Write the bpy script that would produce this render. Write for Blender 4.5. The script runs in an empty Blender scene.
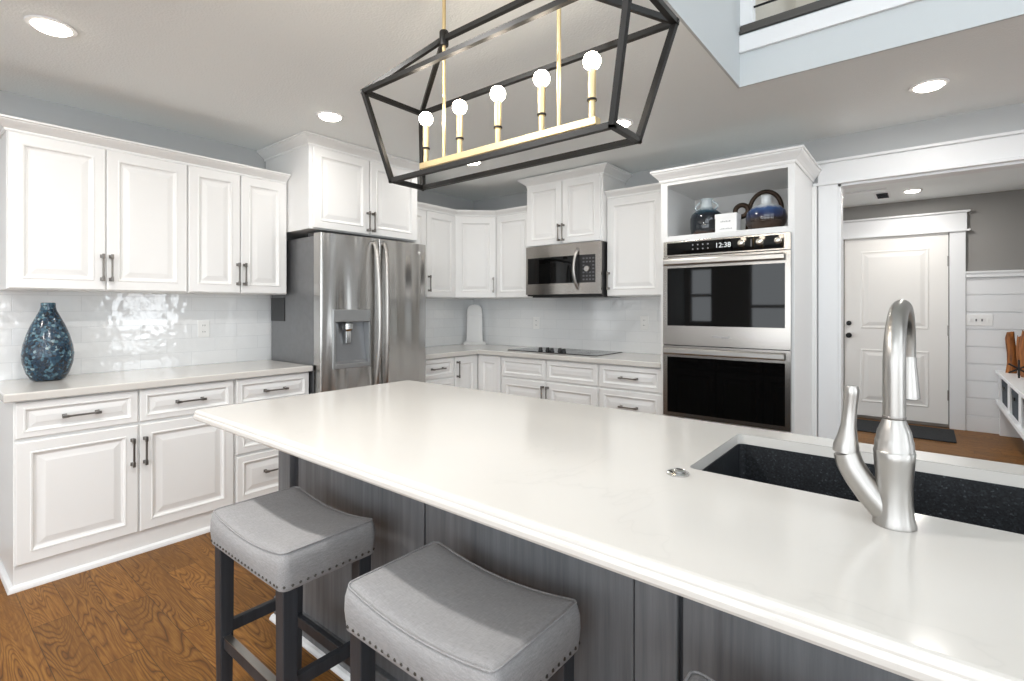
import bpy, bmesh, math, random
from mathutils import Vector, Matrix
random.seed(7)
S = bpy.context.scene
COL = S.collection
PI = math.pi

# ---------------------------------------------------------------- camera
F_PX, YAW, CAM_H, HORIZON = 509.0, math.atan((925 - 512) / 509.0), 1.304, 307.5
cam = bpy.data.cameras.new('camera')
cam.sensor_width = 36.0
cam.lens = F_PX / 1024 * 36.0
cam.shift_y = -(340.5 - HORIZON) / 1024
cam.clip_start = 0.02
camo = bpy.data.objects.new('camera', cam)
COL.objects.link(camo)
camo.location = (0, 0, CAM_H)
camo.rotation_euler = (PI / 2, 0, YAW)
S.camera = camo

# ---------------------------------------------------------------- world, exposure
WORLD_STRENGTH = 6.2
w = bpy.data.worlds.new('daylight')
S.world = w
w.use_nodes = True
bg = w.node_tree.nodes['Background']
bg.inputs[0].default_value = (0.90, 0.955, 1.0, 1)
bg.inputs[1].default_value = WORLD_STRENGTH
S.view_settings.view_transform = 'Standard'
S.view_settings.look = 'None'
S.view_settings.gamma = 1.0
S.view_settings.use_curve_mapping = False
S.view_settings.exposure = -0.34
cy = S.cycles
cy.use_denoising = True
cy.max_bounces = 10
cy.diffuse_bounces = 6
cy.glossy_bounces = 5
cy.sample_clamp_indirect = 8.0
cy.caustics_reflective = False
cy.caustics_refractive = False


def portal(x, y, z, rot, sx, sy):
    l = bpy.data.lights.new('window_portal', 'AREA')
    l.shape = 'RECTANGLE'
    l.size, l.size_y = sx, sy
    l.cycles.is_portal = True
    o = bpy.data.objects.new('window_portal', l)
    COL.objects.link(o)
    o.location = (x, y, z)
    o.rotation_euler = rot


# ---------------------------------------------------------------- colours and materials
def lin(h):
    h = h.lstrip('#')
    out = []
    for i in (0, 2, 4):
        v = int(h[i:i + 2], 16) / 255
        out.append(v / 12.92 if v <= 0.04045 else ((v + 0.055) / 1.055) ** 2.4)
    return (*out, 1.0)


class NT:
    def __init__(s, name):
        s.m = bpy.data.materials.new(name)
        s.m.use_nodes = True
        s.t = s.m.node_tree
        s.b = s.t.nodes['Principled BSDF']

    def n(s, typ, **kw):
        nd = s.t.nodes.new(typ)
        for k, v in kw.items():
            if k.startswith('i_'):
                key = k[2:]
                key = int(key) if key.isdigit() else key.replace('_', ' ')
                nd.inputs[key].default_value = v
            else:
                setattr(nd, k, v)
        return nd

    def l(s, a, b):
        s.t.links.new(a, b)

    def coord(s, scale=(1, 1, 1), rot=(0, 0, 0), src='Object'):
        tc = s.n('ShaderNodeTexCoord')
        mp = s.n('ShaderNodeMapping')
        mp.inputs['Scale'].default_value = scale
        mp.inputs['Rotation'].default_value = rot
        s.l(tc.outputs[src], mp.inputs[0])
        return mp.outputs[0]

    def math(s, op, a, b=None):
        nd = s.n('ShaderNodeMath', operation=op)
        for i, v in ((0, a), (1, b)):
            if v is None:
                continue
            if isinstance(v, (int, float)):
                nd.inputs[i].default_value = v
            else:
                s.l(v, nd.inputs[i])
        return nd.outputs[0]

    def ramp(s, fac, stops):
        r = s.n('ShaderNodeValToRGB')
        e = r.color_ramp.elements
        while len(e) < len(stops):
            e.new(0.5)
        for i, (p, c) in enumerate(stops):
            e[i].position = p
            e[i].color = lin(c) if isinstance(c, str) else (c, c, c, 1)
        s.l(fac, r.inputs[0])
        return r.outputs[0]

    def bump(s, h, strength=0.2, dist=0.01):
        b = s.n('ShaderNodeBump')
        b.inputs['Strength'].default_value = strength
        b.inputs['Distance'].default_value = dist
        s.l(h, b.inputs['Height'])
        s.l(b.outputs[0], s.b.inputs['Normal'])

    def set(s, color=None, rough=None, metal=None, spec=None, coat=None, aniso=None):
        if color:
            s.b.inputs['Base Color'].default_value = lin(color)
        if rough is not None:
            s.b.inputs['Roughness'].default_value = rough
        if metal is not None:
            s.b.inputs['Metallic'].default_value = metal
        if spec is not None:
            s.b.inputs['Specular IOR Level'].default_value = spec
        if coat is not None:
            s.b.inputs['Coat Weight'].default_value = coat
        if aniso is not None:
            s.b.inputs['Anisotropic'].default_value = aniso
        return s


def plain(name, color, rough=0.5, metal=0.0, spec=0.5, noise=0.0, nscale=40, bump=0.0, bscale=60):
    m = NT(name).set(color, rough, metal, spec)
    if noise:
        no = m.n('ShaderNodeTexNoise', i_Scale=nscale, i_Detail=3.0)
        m.l(m.coord(), no.inputs['Vector'])
        mx = m.n('ShaderNodeMix', data_type='RGBA', blend_type='MULTIPLY')
        mx.inputs[0].default_value = noise
        mx.inputs[6].default_value = lin(color)
        m.l(no.outputs['Fac'], mx.inputs[7])
        m.l(mx.outputs[2], m.b.inputs['Base Color'])
    if bump:
        no = m.n('ShaderNodeTexNoise', i_Scale=bscale, i_Detail=2.0)
        m.l(m.coord(), no.inputs['Vector'])
        m.bump(no.outputs['Fac'], bump, 0.004)
    return m.m


def emit(name, color, strength):
    m = NT(name)
    m.b.inputs['Base Color'].default_value = (0.8, 0.8, 0.8, 1)
    m.b.inputs['Emission Color'].default_value = lin(color)
    m.b.inputs['Emission Strength'].default_value = strength
    return m.m


def mk_steel(name, color='#b9b8b6', rough=0.24, axis='z', bump=0.05, ripple=False):
    m = NT(name).set(color, rough, 1.0)
    sc = {'z': (220, 220, 1.5), 'x': (1.5, 220, 220)}[axis]
    no = m.n('ShaderNodeTexNoise', i_Scale=1.0, i_Detail=2.0)
    m.l(m.coord(sc), no.inputs['Vector'])
    m.l(m.math('ADD', m.math('MULTIPLY', no.outputs['Fac'], 0.14 if axis == 'z' else 0.04), rough - 0.07), m.b.inputs['Roughness'])
    if axis == 'x':
        bump = 0
    if ripple:
        rp = m.n('ShaderNodeTexNoise', i_Scale=1.0, i_Detail=0.0)
        m.l(m.coord((9, 9, 0.9)), rp.inputs['Vector'])
        m.bump(rp.outputs['Fac'], 1.0, 0.03)
    elif bump:
        m.bump(no.outputs['Fac'], bump, 0.0006)
    return m.m


def mk_floor():
    m = NT('oak_floor').set(rough=0.45, spec=0.22)
    tc = m.n('ShaderNodeTexCoord')
    sp = m.n('ShaderNodeSeparateXYZ')
    m.l(tc.outputs['Object'], sp.inputs[0])
    X, Y = sp.outputs[0], sp.outputs[1]
    PWD = 0.125
    row = m.math('FLOOR', m.math('DIVIDE', Y, PWD))
    fy = m.math('FRACT', m.math('DIVIDE', Y, PWD))
    wn = m.n('ShaderNodeTexWhiteNoise', noise_dimensions='1D')
    m.l(row, wn.inputs['W'])
    xs = m.math('ADD', X, m.math('MULTIPLY', wn.outputs['Value'], 5.0))
    pl = m.math('DIVIDE', xs, 1.15)
    fx = m.math('FRACT', pl)
    pid = m.math('ADD', m.math('MULTIPLY', row, 13.7), m.math('MULTIPLY', m.math('FLOOR', pl), 3.31))
    wn2 = m.n('ShaderNodeTexWhiteNoise', noise_dimensions='1D')
    m.l(pid, wn2.inputs['W'])
    rnd = wn2.outputs['Value']
    cb = m.n('ShaderNodeCombineXYZ')
    m.l(m.math('MULTIPLY', X, 1.25), cb.inputs[0])
    m.l(m.math('MULTIPLY', Y, 9.0), cb.inputs[1])
    m.l(m.math('MULTIPLY', rnd, 60.0), cb.inputs[2])
    big = m.n('ShaderNodeTexNoise', i_Scale=1.0, i_Detail=1.5, i_Roughness=0.5, i_Distortion=0.35)
    m.l(cb.outputs[0], big.inputs['Vector'])
    rings = m.math('FRACT', m.math('MULTIPLY', big.outputs['Fac'], 27.0))
    cb2 = m.n('ShaderNodeCombineXYZ')
    m.l(m.math('MULTIPLY', X, 9.0), cb2.inputs[0])
    m.l(m.math('MULTIPLY', Y, 190.0), cb2.inputs[1])
    m.l(rnd, cb2.inputs[2])
    fine = m.n('ShaderNodeTexNoise', i_Scale=1.0, i_Detail=4.0, i_Roughness=0.6)
    m.l(cb2.outputs[0], fine.inputs['Vector'])
    ringc = m.ramp(rings, [(0.0, 0.30), (0.10, 0.72), (0.35, 0.98), (0.75, 0.92), (0.92, 0.70), (1.0, 0.30)])
    sel = m.n('ShaderNodeTexNoise', i_Scale=0.8, i_Detail=1.0)
    m.l(cb.outputs[0], sel.inputs['Vector'])
    keep = m.ramp(sel.outputs['Fac'], [(0.38, 0.25), (0.58, 1.0)])
    ringc = m.math('ADD', m.math('MULTIPLY', ringc, keep), m.math('MULTIPLY', m.math('SUBTRACT', 1.0, keep), 0.85))
    grain = m.math('MULTIPLY', ringc, m.math('ADD', m.math('MULTIPLY', fine.outputs['Fac'], 0.9), 0.5))
    col = m.ramp(grain, [(0.12, '#2a1608'), (0.42, '#5a3714'), (0.78, '#774e20'), (1.0, '#91662f')])
    tone = m.math('ADD', m.math('MULTIPLY', rnd, 0.34), 0.80)
    gap = m.math('MULTIPLY', m.math('GREATER_THAN', fy, 0.022), m.math('GREATER_THAN', fx, 0.003))
    tone = m.math('MULTIPLY', tone, m.math('ADD', m.math('MULTIPLY', gap, 0.6), 0.4))
    mx = m.n('ShaderNodeMix', data_type='RGBA', blend_type='MULTIPLY')
    mx.inputs[0].default_value = 1.0
    m.l(col, mx.inputs[6])
    m.l(tone, mx.inputs[7])
    m.l(mx.outputs[2], m.b.inputs['Base Color'])
    m.bump(m.math('MULTIPLY', grain, gap), 0.25, 0.002)
    return m.m


def mk_tile(name, axis):
    m = NT(name).set('#ecedee', 0.06, 0, 0.5)
    tc = m.n('ShaderNodeTexCoord')
    sp = m.n('ShaderNodeSeparateXYZ')
    m.l(tc.outputs['Object'], sp.inputs[0])
    cb = m.n('ShaderNodeCombineXYZ')
    m.l(sp.outputs[1 if axis == 'y' else 0], cb.inputs[0])
    m.l(m.math('SUBTRACT', sp.outputs[2], 0.914), cb.inputs[1])
    br = m.n('ShaderNodeTexBrick', offset=0.5)
    br.inputs['Scale'].default_value = 1.0
    br.inputs['Mortar Size'].default_value = 0.0016
    br.inputs['Mortar Smooth'].default_value = 0.3
    br.inputs['Brick Width'].default_value = 0.29
    br.inputs['Row Height'].default_value = 0.092
    br.inputs['Color1'].default_value = lin('#edeeee')
    br.inputs['Color2'].default_value = lin('#e8eaeb')
    br.inputs['Mortar'].default_value = lin('#dcdedf')
    m.l(cb.outputs[0], br.inputs['Vector'])
    m.l(br.outputs['Color'], m.b.inputs['Base Color'])
    m.b.inputs['IOR'].default_value = 1.9
    no = m.n('ShaderNodeTexNoise', i_Scale=17.0, i_Detail=1.0)
    m.l(cb.outputs[0], no.inputs['Vector'])
    h = m.math('SUBTRACT', m.math('MULTIPLY', no.outputs['Fac'], 1.0), m.math('MULTIPLY', br.outputs['Fac'], 0.5))
    m.bump(h, 0.28, 0.006)
    return m.m


def mk_quartz():
    m = NT('quartz').set(rough=0.13, spec=0.45)
    v = m.coord((1, 1, 1), (0, 0, 0.5))
    no = m.n('ShaderNodeTexNoise', i_Scale=1.3, i_Detail=5.0, i_Roughness=0.6, i_Distortion=0.8)
    m.l(v, no.inputs['Vector'])
    d = m.math('ABSOLUTE', m.math('SUBTRACT', no.outputs['Fac'], 0.5))
    gate = m.n('ShaderNodeTexNoise', i_Scale=1.9, i_Detail=1.0)
    m.l(v, gate.inputs['Vector'])
    g = m.ramp(gate.outputs['Fac'], [(0.50, 0.0), (0.62, 1.0)])
    line = m.ramp(d, [(0.0, 1.0), (0.006, 0.25), (0.03, 0.0)])
    f = m.math('MULTIPLY', m.math('MULTIPLY', line, g), 0.13)
    mx = m.n('ShaderNodeMix', data_type='RGBA')
    mx.inputs[6].default_value = lin('#d0cdc8')
    mx.inputs[7].default_value = lin('#a9a8a4')
    m.l(f, mx.inputs[0])
    m.l(mx.outputs[2], m.b.inputs['Base Color'])
    return m.m


def mk_greywood(name, c1, c2, rough=0.5):
    m = NT(name).set(rough=rough)
    no = m.n('ShaderNodeTexNoise', i_Scale=1.0, i_Detail=5.0, i_Roughness=0.65)
    m.l(m.coord((38, 38, 1.6)), no.inputs['Vector'])
    col = m.ramp(no.outputs['Fac'], [(0.28, c1), (0.72, c2)])
    m.l(col, m.b.inputs['Base Color'])
    m.bump(no.outputs['Fac'], 0.1, 0.002)
    return m.m


def mk_linen():
    m = NT('grey_linen').set(rough=0.95, spec=0.15)
    v = m.coord((1, 1, 1))
    a = m.n('ShaderNodeTexNoise', i_Scale=1.0, i_Detail=2.0)
    m.l(m.coord((700, 60, 300)), a.inputs['Vector'])
    b = m.n('ShaderNodeTexNoise', i_Scale=1.0, i_Detail=2.0)
    m.l(m.coord((60, 700, 300)), b.inputs['Vector'])
    c = m.n('ShaderNodeTexNoise', i_Scale=9.0, i_Detail=3.0)
    m.l(v, c.inputs['Vector'])
    h = m.math('ADD', a.outputs['Fac'], b.outputs['Fac'])
    f = m.math('ADD', m.math('MULTIPLY', h, 0.42), m.math('MULTIPLY', c.outputs['Fac'], 0.16))
    col = m.ramp(f, [(0.30, '#7f7e7f'), (0.72, '#a09f9f')])
    m.l(col, m.b.inputs['Base Color'])
    m.b.inputs['Sheen Weight'].default_value = 0.1
    m.bump(h, 0.35, 0.0012)
    return m.m


def mk_mosaic():
    m = NT('mosaic_glaze').set(rough=0.18, spec=0.6)
    v = m.coord((1, 1, 1))
    vo = m.n('ShaderNodeTexVoronoi', i_Scale=72.0)
    m.l(v, vo.inputs['Vector'])
    ed = m.n('ShaderNodeTexVoronoi', feature='DISTANCE_TO_EDGE', i_Scale=72.0)
    m.l(v, ed.inputs['Vector'])
    sp = m.n('ShaderNodeSeparateColor')
    m.l(vo.outputs['Color'], sp.inputs[0])
    no = m.n('ShaderNodeTexNoise', i_Scale=14.0, i_Detail=3.0)
    m.l(v, no.inputs['Vector'])
    f = m.math('ADD', m.math('MULTIPLY', sp.outputs[0], 0.6), m.math('MULTIPLY', no.outputs['Fac'], 0.4))
    col = m.ramp(f, [(0.15, '#0e1a25'), (0.42, '#1a3246'), (0.60, '#2a4b60'), (0.76, '#557784'), (0.88, '#b9c6c4')])
    e = m.ramp(ed.outputs['Distance'], [(0.0, 0.25), (0.08, 1.0)])
    mx = m.n('ShaderNodeMix', data_type='RGBA', blend_type='MULTIPLY')
    mx.inputs[0].default_value = 1.0
    m.l(col, mx.inputs[6])
    m.l(e, mx.inputs[7])
    m.l(mx.outputs[2], m.b.inputs['Base Color'])
    m.bump(e, 0.4, 0.002)
    return m.m


def mk_glaze(name, stops, axis_scale, z0):
    """glaze whose colour runs with height"""
    m = NT(name).set(rough=0.08, spec=0.7)
    tc = m.n('ShaderNodeTexCoord')
    sp = m.n('ShaderNodeSeparateXYZ')
    m.l(tc.outputs['Object'], sp.inputs[0])
    no = m.n('ShaderNodeTexNoise', i_Scale=22.0, i_Detail=3.0)
    m.l(tc.outputs['Object'], no.inputs['Vector'])
    f = m.math('ADD', m.math('DIVIDE', m.math('SUBTRACT', sp.outputs[2], z0), axis_scale),
               m.math('MULTIPLY', m.math('SUBTRACT', no.outputs['Fac'], 0.5), 0.16))
    m.l(m.ramp(f, stops), m.b.inputs['Base Color'])
    return m.m


def mk_granite():
    m = NT('black_granite').set(rough=0.38, spec=0.35)
    no = m.n('ShaderNodeTexVoronoi', i_Scale=260.0)
    m.l(m.coord(), no.inputs['Vector'])
    sp = m.n('ShaderNodeSeparateColor')
    m.l(no.outputs['Color'], sp.inputs[0])
    m.l(m.ramp(sp.outputs[0], [(0.0, '#1a1b1d'), (0.8, '#292b2e'), (0.97, '#33363a'), (1.0, '#4b4e52')]), m.b.inputs['Base Color'])
    return m.m


def mk_bark():
    m = NT('rough_brown_wood').set(rough=0.6)
    no = m.n('ShaderNodeTexNoise', i_Scale=1.0, i_Detail=5.0)
    m.l(m.coord((40, 40, 6)), no.inputs['Vector'])
    m.l(m.ramp(no.outputs['Fac'], [(0.3, '#4f2a10'), (0.55, '#96581f'), (0.75, '#b5762f')]), m.b.inputs['Base Color'])
    m.bump(no.outputs['Fac'], 0.5, 0.01)
    return m.m


M = dict(
    cab=plain('cabinet_white', '#e9e9e8', 0.32, spec=0.4),
    trim=plain('trim_white', '#e6e7e8', 0.4),
    wall=plain('wall_paint_blue_grey', '#b6b8b9', 0.75, bump=0.12, bscale=90),
    wall_dark=plain('wall_paint_grey', '#8f8d8a', 0.75, bump=0.12, bscale=90),
    fascia=plain('fascia_paint', '#c6cbcd', 0.7),
    ceil=plain('ceiling_paint', '#eff3f3', 0.85, bump=0.5, bscale=110),
    floor=mk_floor(),
    tile_y=mk_tile('glossy_tile_side', 'y'), tile_x=mk_tile('glossy_tile_rear', 'x'),
    quartz=mk_quartz(),
    steel=mk_steel('brushed_steel_vertical', '#b7b5b2', .22, ripple=True),
    steel_h=mk_steel('brushed_steel_horizontal', '#a5a09b', .27, axis='x'),
    steel_dark=plain('fridge_side_grey', '#7f8082', 0.38, 0.55, noise=0.2, nscale=30),
    nickel=mk_steel('brushed_nickel', '#aeaba7', 0.33, 'z', 0.0),
    pull=plain('pewter_pull', '#85817d', 0.3, 0.9),
    glass_black=plain('black_oven_glass', '#060606', 0.03, spec=0.3),
    black=plain('black_plastic', '#121213', 0.35),
    black_metal=plain('black_metal', '#121110', 0.42, 0.0, 0.35),
    brass=plain('brushed_brass', '#dac497', 0.38, 0.75),
    island=mk_greywood('grey_stained_wood', '#56585b', '#77787a'),
    island_dark=plain('painted_groove_shadow', '#3a3c40', 0.6),  # shade of the panel grooves put into the backing board's colour
    leg=mk_greywood('charcoal_wood', '#26282c', '#383a3f', 0.45),
    linen=mk_linen(),
    nail=plain('nailhead_metal', '#4c4843', 0.35, 0.8),
    mosaic=mk_mosaic(),
    granite=mk_granite(),
    chrome=plain('chrome', '#c9c9c8', 0.12, 1.0),
    bulb=emit('warm_bulb', '#fff0da', 60.0),
    pot=emit('recessed_lens', '#fff6e6', 26.0),
    plate=plain('outlet_plate', '#eeeeec', 0.35),
    slot=plain('outlet_slot', '#55555a', 0.5),
    door=plain('entry_door_white', '#e9e7e3', 0.4),
    bark=mk_bark(),
    mat=plain('dark_doormat', '#2c2e31', 0.95, noise=0.6, nscale=120, bump=0.6, bscale=250),
    basket=plain('dark_blue_grey_basket', '#4a5159', 0.9, noise=0.5, nscale=90, bump=0.6, bscale=160),
    vase_teal=mk_glaze('dark_glazed_teal', [(0.0, '#5d4536'), (0.18, '#1b2026'), (0.56, '#151c24'), (0.68, '#35505f'), (0.80, '#c4cdd0')], 0.27, 0.0),
    vase_blue=mk_glaze('dark_glazed_blue', [(0.0, '#4f3e33'), (0.3, '#2b211c'), (0.44, '#1c2b52'), (0.6, '#33507d'), (0.70, '#d5dadc')], 0.23, 0.0),
    bronze=plain('dark_bronze', '#3b2c20', 0.4, 0.5),
    paper=plain('white_paper_box', '#f1f1f0', 0.6),
    ink=plain('grey_ink', '#a2a2a4', 0.7),
    dark_rail=plain('dark_stained_rail', '#4a4743', 0.5),
    cream=plain('hall_cream_paint', '#d8d2c6', 0.7),
    display=emit('oven_display', '#cfe0e6', 0.4),
    knob_white=plain('polished_knob', '#e6dfd2', 0.18, 0.85),
)

# ---------------------------------------------------------------- object helpers
BASE = {}


def base_of(o):
    while o is not None:
        if o.name in BASE:
            return BASE[o.name]
        o = o.parent
    return Vector((0, 0, 0))


def meshobj(name, bm, mat, off, bevel=0.0, smooth=None, seg=2):
    bmesh.ops.recalc_face_normals(bm, faces=bm.faces)
    bmesh.ops.translate(bm, verts=bm.verts, vec=-Vector(off))
    me = bpy.data.meshes.new(name)
    bm.to_mesh(me)
    bm.free()
    me.materials.append(M[mat] if isinstance(mat, str) else mat)
    if smooth:
        me.polygons.foreach_set('use_smooth', [True] * len(me.polygons))
        me.set_sharp_from_angle(angle=math.radians(smooth))
    o = bpy.data.objects.new(name, me)
    COL.objects.link(o)
    if bevel:
        md = o.modifiers.new('edge', 'BEVEL')
        md.width = bevel
        md.segments = seg
        md.limit_method = 'ANGLE'
        md.angle_limit = math.radians(50)
    return o


def tag(o, label, cat, group=None):
    o['label'] = label
    o['category'] = cat
    if group:
        o['group'] = group


def thing(name, label, cat, loc, group=None):
    o = bpy.data.objects.new(name, None)
    o.empty_display_size = 0.05
    COL.objects.link(o)
    o.location = loc
    BASE[o.name] = Vector(loc)
    tag(o, label, cat, group)
    return o


def part(name, bm, mat, parent, bevel=0.0, smooth=None, label=None, stuff=False):
    o = meshobj(name, bm, mat, base_of(parent), bevel, smooth)
    o.parent = parent
    if label:
        o['label'] = label
    if stuff:
        o['kind'] = 'stuff'
    return o


def solo(name, bm, mat, label, cat, loc, group=None, bevel=0.0, smooth=None):
    o = meshobj(name, bm, mat, loc, bevel, smooth)
    o.location = loc
    BASE[o.name] = Vector(loc)
    tag(o, label, cat, group)
    return o


def struct(name, bm, mat, parent=None, bevel=0.0, smooth=None):
    o = meshobj(name, bm, mat, (0, 0, 0), bevel, smooth)
    if parent:
        o.parent = parent
    else:
        o['kind'] = 'structure'
    return o


def copy_tree(o, delta, parent=None):
    c = o.copy()
    COL.objects.link(c)
    if parent:
        c.parent = parent
    else:
        c.location = o.location + Vector(delta)
        BASE[c.name] = c.location.copy()
    for ch in o.children:
        copy_tree(ch, delta, c)
    return c


def BM():
    return bmesh.new()


def hexa(bm, pts):
    v = [bm.verts.new(p) for p in pts]
    for f in ((0, 1, 2, 3), (7, 6, 5, 4), (0, 4, 5, 1), (1, 5, 6, 2), (2, 6, 7, 3), (3, 7, 4, 0)):
        bm.faces.new([v[i] for i in f])


def box(bm, x0, x1, y0, y1, z0, z1):
    hexa(bm, [(x0, y0, z0), (x1, y0, z0), (x1, y1, z0), (x0, y1, z0), (x0, y0, z1), (x1, y0, z1), (x1, y1, z1), (x0, y1, z1)])
    return bm


def bx(*a):
    return box(BM(), *a)


def frame(ox, oy, oz, deg):
    t = math.radians(deg)
    c, s = math.cos(t), math.sin(t)
    c, s = round(c, 9), round(s, 9)
    return lambda u, v, n: Vector((ox + c * u + s * n, oy + s * u - c * n, oz + v))


def fbox(bm, f, u0, u1, v0, v1, n0, n1):
    hexa(bm, [f(u0, v0, n0), f(u1, v0, n0), f(u1, v0, n1), f(u0, v0, n1), f(u0, v1, n0), f(u1, v1, n0), f(u1, v1, n1), f(u0, v1, n1)])
    return bm


def loft(bm, loops, cap0=True, cap1=True, closed=False):
    """skin a list of equal-length vertex loops"""
    L = [[bm.verts.new(p) for p in lp] for lp in loops]
    n = len(L[0])
    pairs = list(zip(L, L[1:])) + ([(L[-1], L[0])] if closed else [])
    for a, b in pairs:
        for i in range(n):
            j = (i + 1) % n
            try:
                bm.faces.new((a[i], a[j], b[j], b[i]))
            except ValueError:
                pass
    if not closed:
        if cap0:
            bm.faces.new(L[0][::-1])
        if cap1:
            bm.faces.new(L[-1])
    return L


def tube(bm, pts, r, n=12, caps=True, closed=False, flat=None):
    P = [Vector(p) for p in pts]
    R = r if isinstance(r, (list, tuple)) else [r] * len(P)
    N = len(P)
    tang = []
    for i in range(N):
        a = P[(i - 1) % N] if (closed or i > 0) else P[0]
        b = P[(i + 1) % N] if (closed or i < N - 1) else P[-1]
        tang.append((b - a).normalized())
    up = Vector((0, 0, 1)) if abs(tang[0].z) < 0.9 else Vector((1, 0, 0))
    nrm = (up - tang[0] * up.dot(tang[0])).normalized()
    loops = []
    for i in range(N):
        nrm = (nrm - tang[i] * nrm.dot(tang[i])).normalized()
        b = tang[i].cross(nrm)
        fl = flat or 1.0
        loops.append([P[i] + (nrm * math.cos(2 * PI * k / n) * fl + b * math.sin(2 * PI * k / n)) * R[i] for k in range(n)])
    loft(bm, loops, caps, caps, closed)
    return bm


def squarebar(bm, a, b, w):
    a, b = Vector(a), Vector(b)
    d = (b - a).normalized()
    up = Vector((0, 0, 1)) if abs(d.z) < 0.95 else Vector((0, 1, 0))
    s = d.cross(up).normalized() * w / 2
    t = s.cross(d).normalized() * w / 2
    a, b = a - d * w / 2, b + d * w / 2
    loft(bm, [[a - s - t, a + s - t, a + s + t, a - s + t], [b - s - t, b + s - t, b + s + t, b - s + t]])
    return bm


def lathe(bm, cx, cy, prof, n=32, cap0=True, cap1=True, sx=1.0):
    loops = [[(cx + r * sx * math.cos(2 * PI * k / n), cy + r * math.sin(2 * PI * k / n), z) for k in range(n)] for r, z in prof]
    loft(bm, loops, cap0, cap1)
    return bm


def dome(bm, c, r, n=12, m=8):
    c = Vector(c)
    loft(bm, [[c + Vector((r * math.sin(PI * (i + .05) / (m + .1)) * math.cos(2 * PI * k / n), r * math.sin(PI * (i + .05) / (m + .1)) * math.sin(2 * PI * k / n),
                            -r * math.cos(PI * (i + .05) / (m + .1)))) for k in range(n)] for i in range(m + 1)])
    return bm


def sweep(bm, path, prof, closed=False):
    """profile (offset to the right of the path, z) swept along an XY path with mitred corners"""
    P = [Vector((p[0], p[1])) for p in path]
    N = len(P)
    loops = []
    for i in range(N):
        ds = []
        if closed or i > 0:
            ds.append((P[i] - P[(i - 1) % N]).normalized())
        if closed or i < N - 1:
            ds.append((P[(i + 1) % N] - P[i]).normalized())
        ns = [Vector((d.y, -d.x)) for d in ds]
        m = sum(ns, Vector((0, 0))).normalized()
        k = 1.0 / max(0.3, m.dot(ns[0]))
        loops.append([(P[i].x + m.x * o * k, P[i].y + m.y * o * k, z) for o, z in prof])
    loft(bm, loops, not closed, not closed, closed)
    return bm


def rrect(x0, x1, y0, y1, r, n=5, z=0.0):
    out = []
    for cx, cy_, a0 in ((x1 - r, y0 + r, -PI / 2), (x1 - r, y1 - r, 0), (x0 + r, y1 - r, PI / 2), (x0 + r, y0 + r, PI)):
        for k in range(n + 1):
            a = a0 + PI / 2 * k / n
            out.append(Vector((cx + r * math.cos(a), cy_ + r * math.sin(a), z)))
    return out


def panel(f, u0, v0, w_, h_, fr=0.055, shaker=False):
    """raised panel front: frame, bead, cove and raised field"""
    bm = BM()
    k = min(1.0, (min(w_, h_) / 2 - 0.008) / (fr + 0.062))
    rings = [(0, 0), (0, .016), (.0025, .019), (.005, .021), (fr * k, .021), ((fr + .003) * k, .0245), ((fr + .009) * k, .0235), ((fr + .015) * k, .014),
             ((fr + .024) * k, .011), ((fr + .052) * k, .018), ((fr + .055) * k, .0185)]
    loops = [[f(u0 + i, v0 + i, n), f(u0 + w_ - i, v0 + i, n), f(u0 + w_ - i, v0 + h_ - i, n), f(u0 + i, v0 + h_ - i, n)] for i, n in rings]
    loft(bm, loops)
    return bm


def pull(f, u, v, L=0.125, vertical=False, n0=0.021):
    """bar pull: two square posts, slim bar flaring to its ends"""
    bm = BM()
    for s in (-1, 1):
        c = s * L / 2
        a = (u, v + c) if vertical else (u + c, v)
        fbox(bm, f, a[0] - .0065, a[0] + .0065, a[1] - .0065, a[1] + .0065, n0 - .002, n0 + .031)
        fbox(bm, f, a[0] - .009, a[0] + .009, a[1] - .009, a[1] + .009, n0 - .002, n0 + .004)
    h = L / 2 + .012
    secs = [(-h, .0062), (-h + .022, .0062), (-h + .03, .0042), (h - .03, .0042), (h - .022, .0062), (h, .0062)]
    loops = []
    for t, r in secs:
        q = []
        for du, dn in ((-r, -r), (r, -r), (r, r), (-r, r)):
            q.append(f(u + du, v + t, n0 + .031 + dn) if vertical else f(u + t, v + du, n0 + .031 + dn))
        loops.append(q)
    loft(bm, loops)
    return bm


def cabinet(name, label, group, f, W, H, D, fronts, body=None, cat='cabinet'):
    """fronts: (kind, u0, v0, w, h, pull or None), pull = (u, v, vertical) relative to the cabinet frame"""
    t = thing(name, label, cat, f(W / 2, 0, -D / 2), group)
    b = body or fbox(BM(), f, 0, W, 0, H, -D, 0)
    part('cabinet_body', b, 'cab', t, 0.002)
    for kind, u, v, w_, h_, p in fronts:
        d = part(kind, panel(f, u, v, w_, h_, 0.05 if kind == 'door' else 0.036), 'cab', t)
        if p:
            part('handle', pull(f, p[0], p[1], vertical=p[2]), 'pull', d, 0.0012)
    return t


# ---------------------------------------------------------------- room shell
WX, WY, CZ = -3.85, 4.08, 2.47         # side wall, rear kitchen wall, kitchen ceiling
VX, VY, TOP = -0.772, 2.858, 5.3       # edges of the two-storey space
RX, FY = 4.2, -3.6                     # far side wall, wall behind the camera
struct('floor', bx(WX - .1, RX + .1, FY - .1, 7.35, -0.1, 0), 'floor')

struct('wall_left', bx(WX - .12, WX, FY, WY, 0, TOP), 'wall')
# rear wall with the cased opening
OX0, OX1, OZ = -0.457, 1.05, 2.14
b = bx(WX - .12, OX0, WY, WY + .12, 0, 2.76)
box(b, OX1, RX, WY, WY + .12, 0, 2.76)
box(b, OX0, OX1, WY, WY + .12, OZ, 2.76)
struct('wall_back', b, 'wall')
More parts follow.
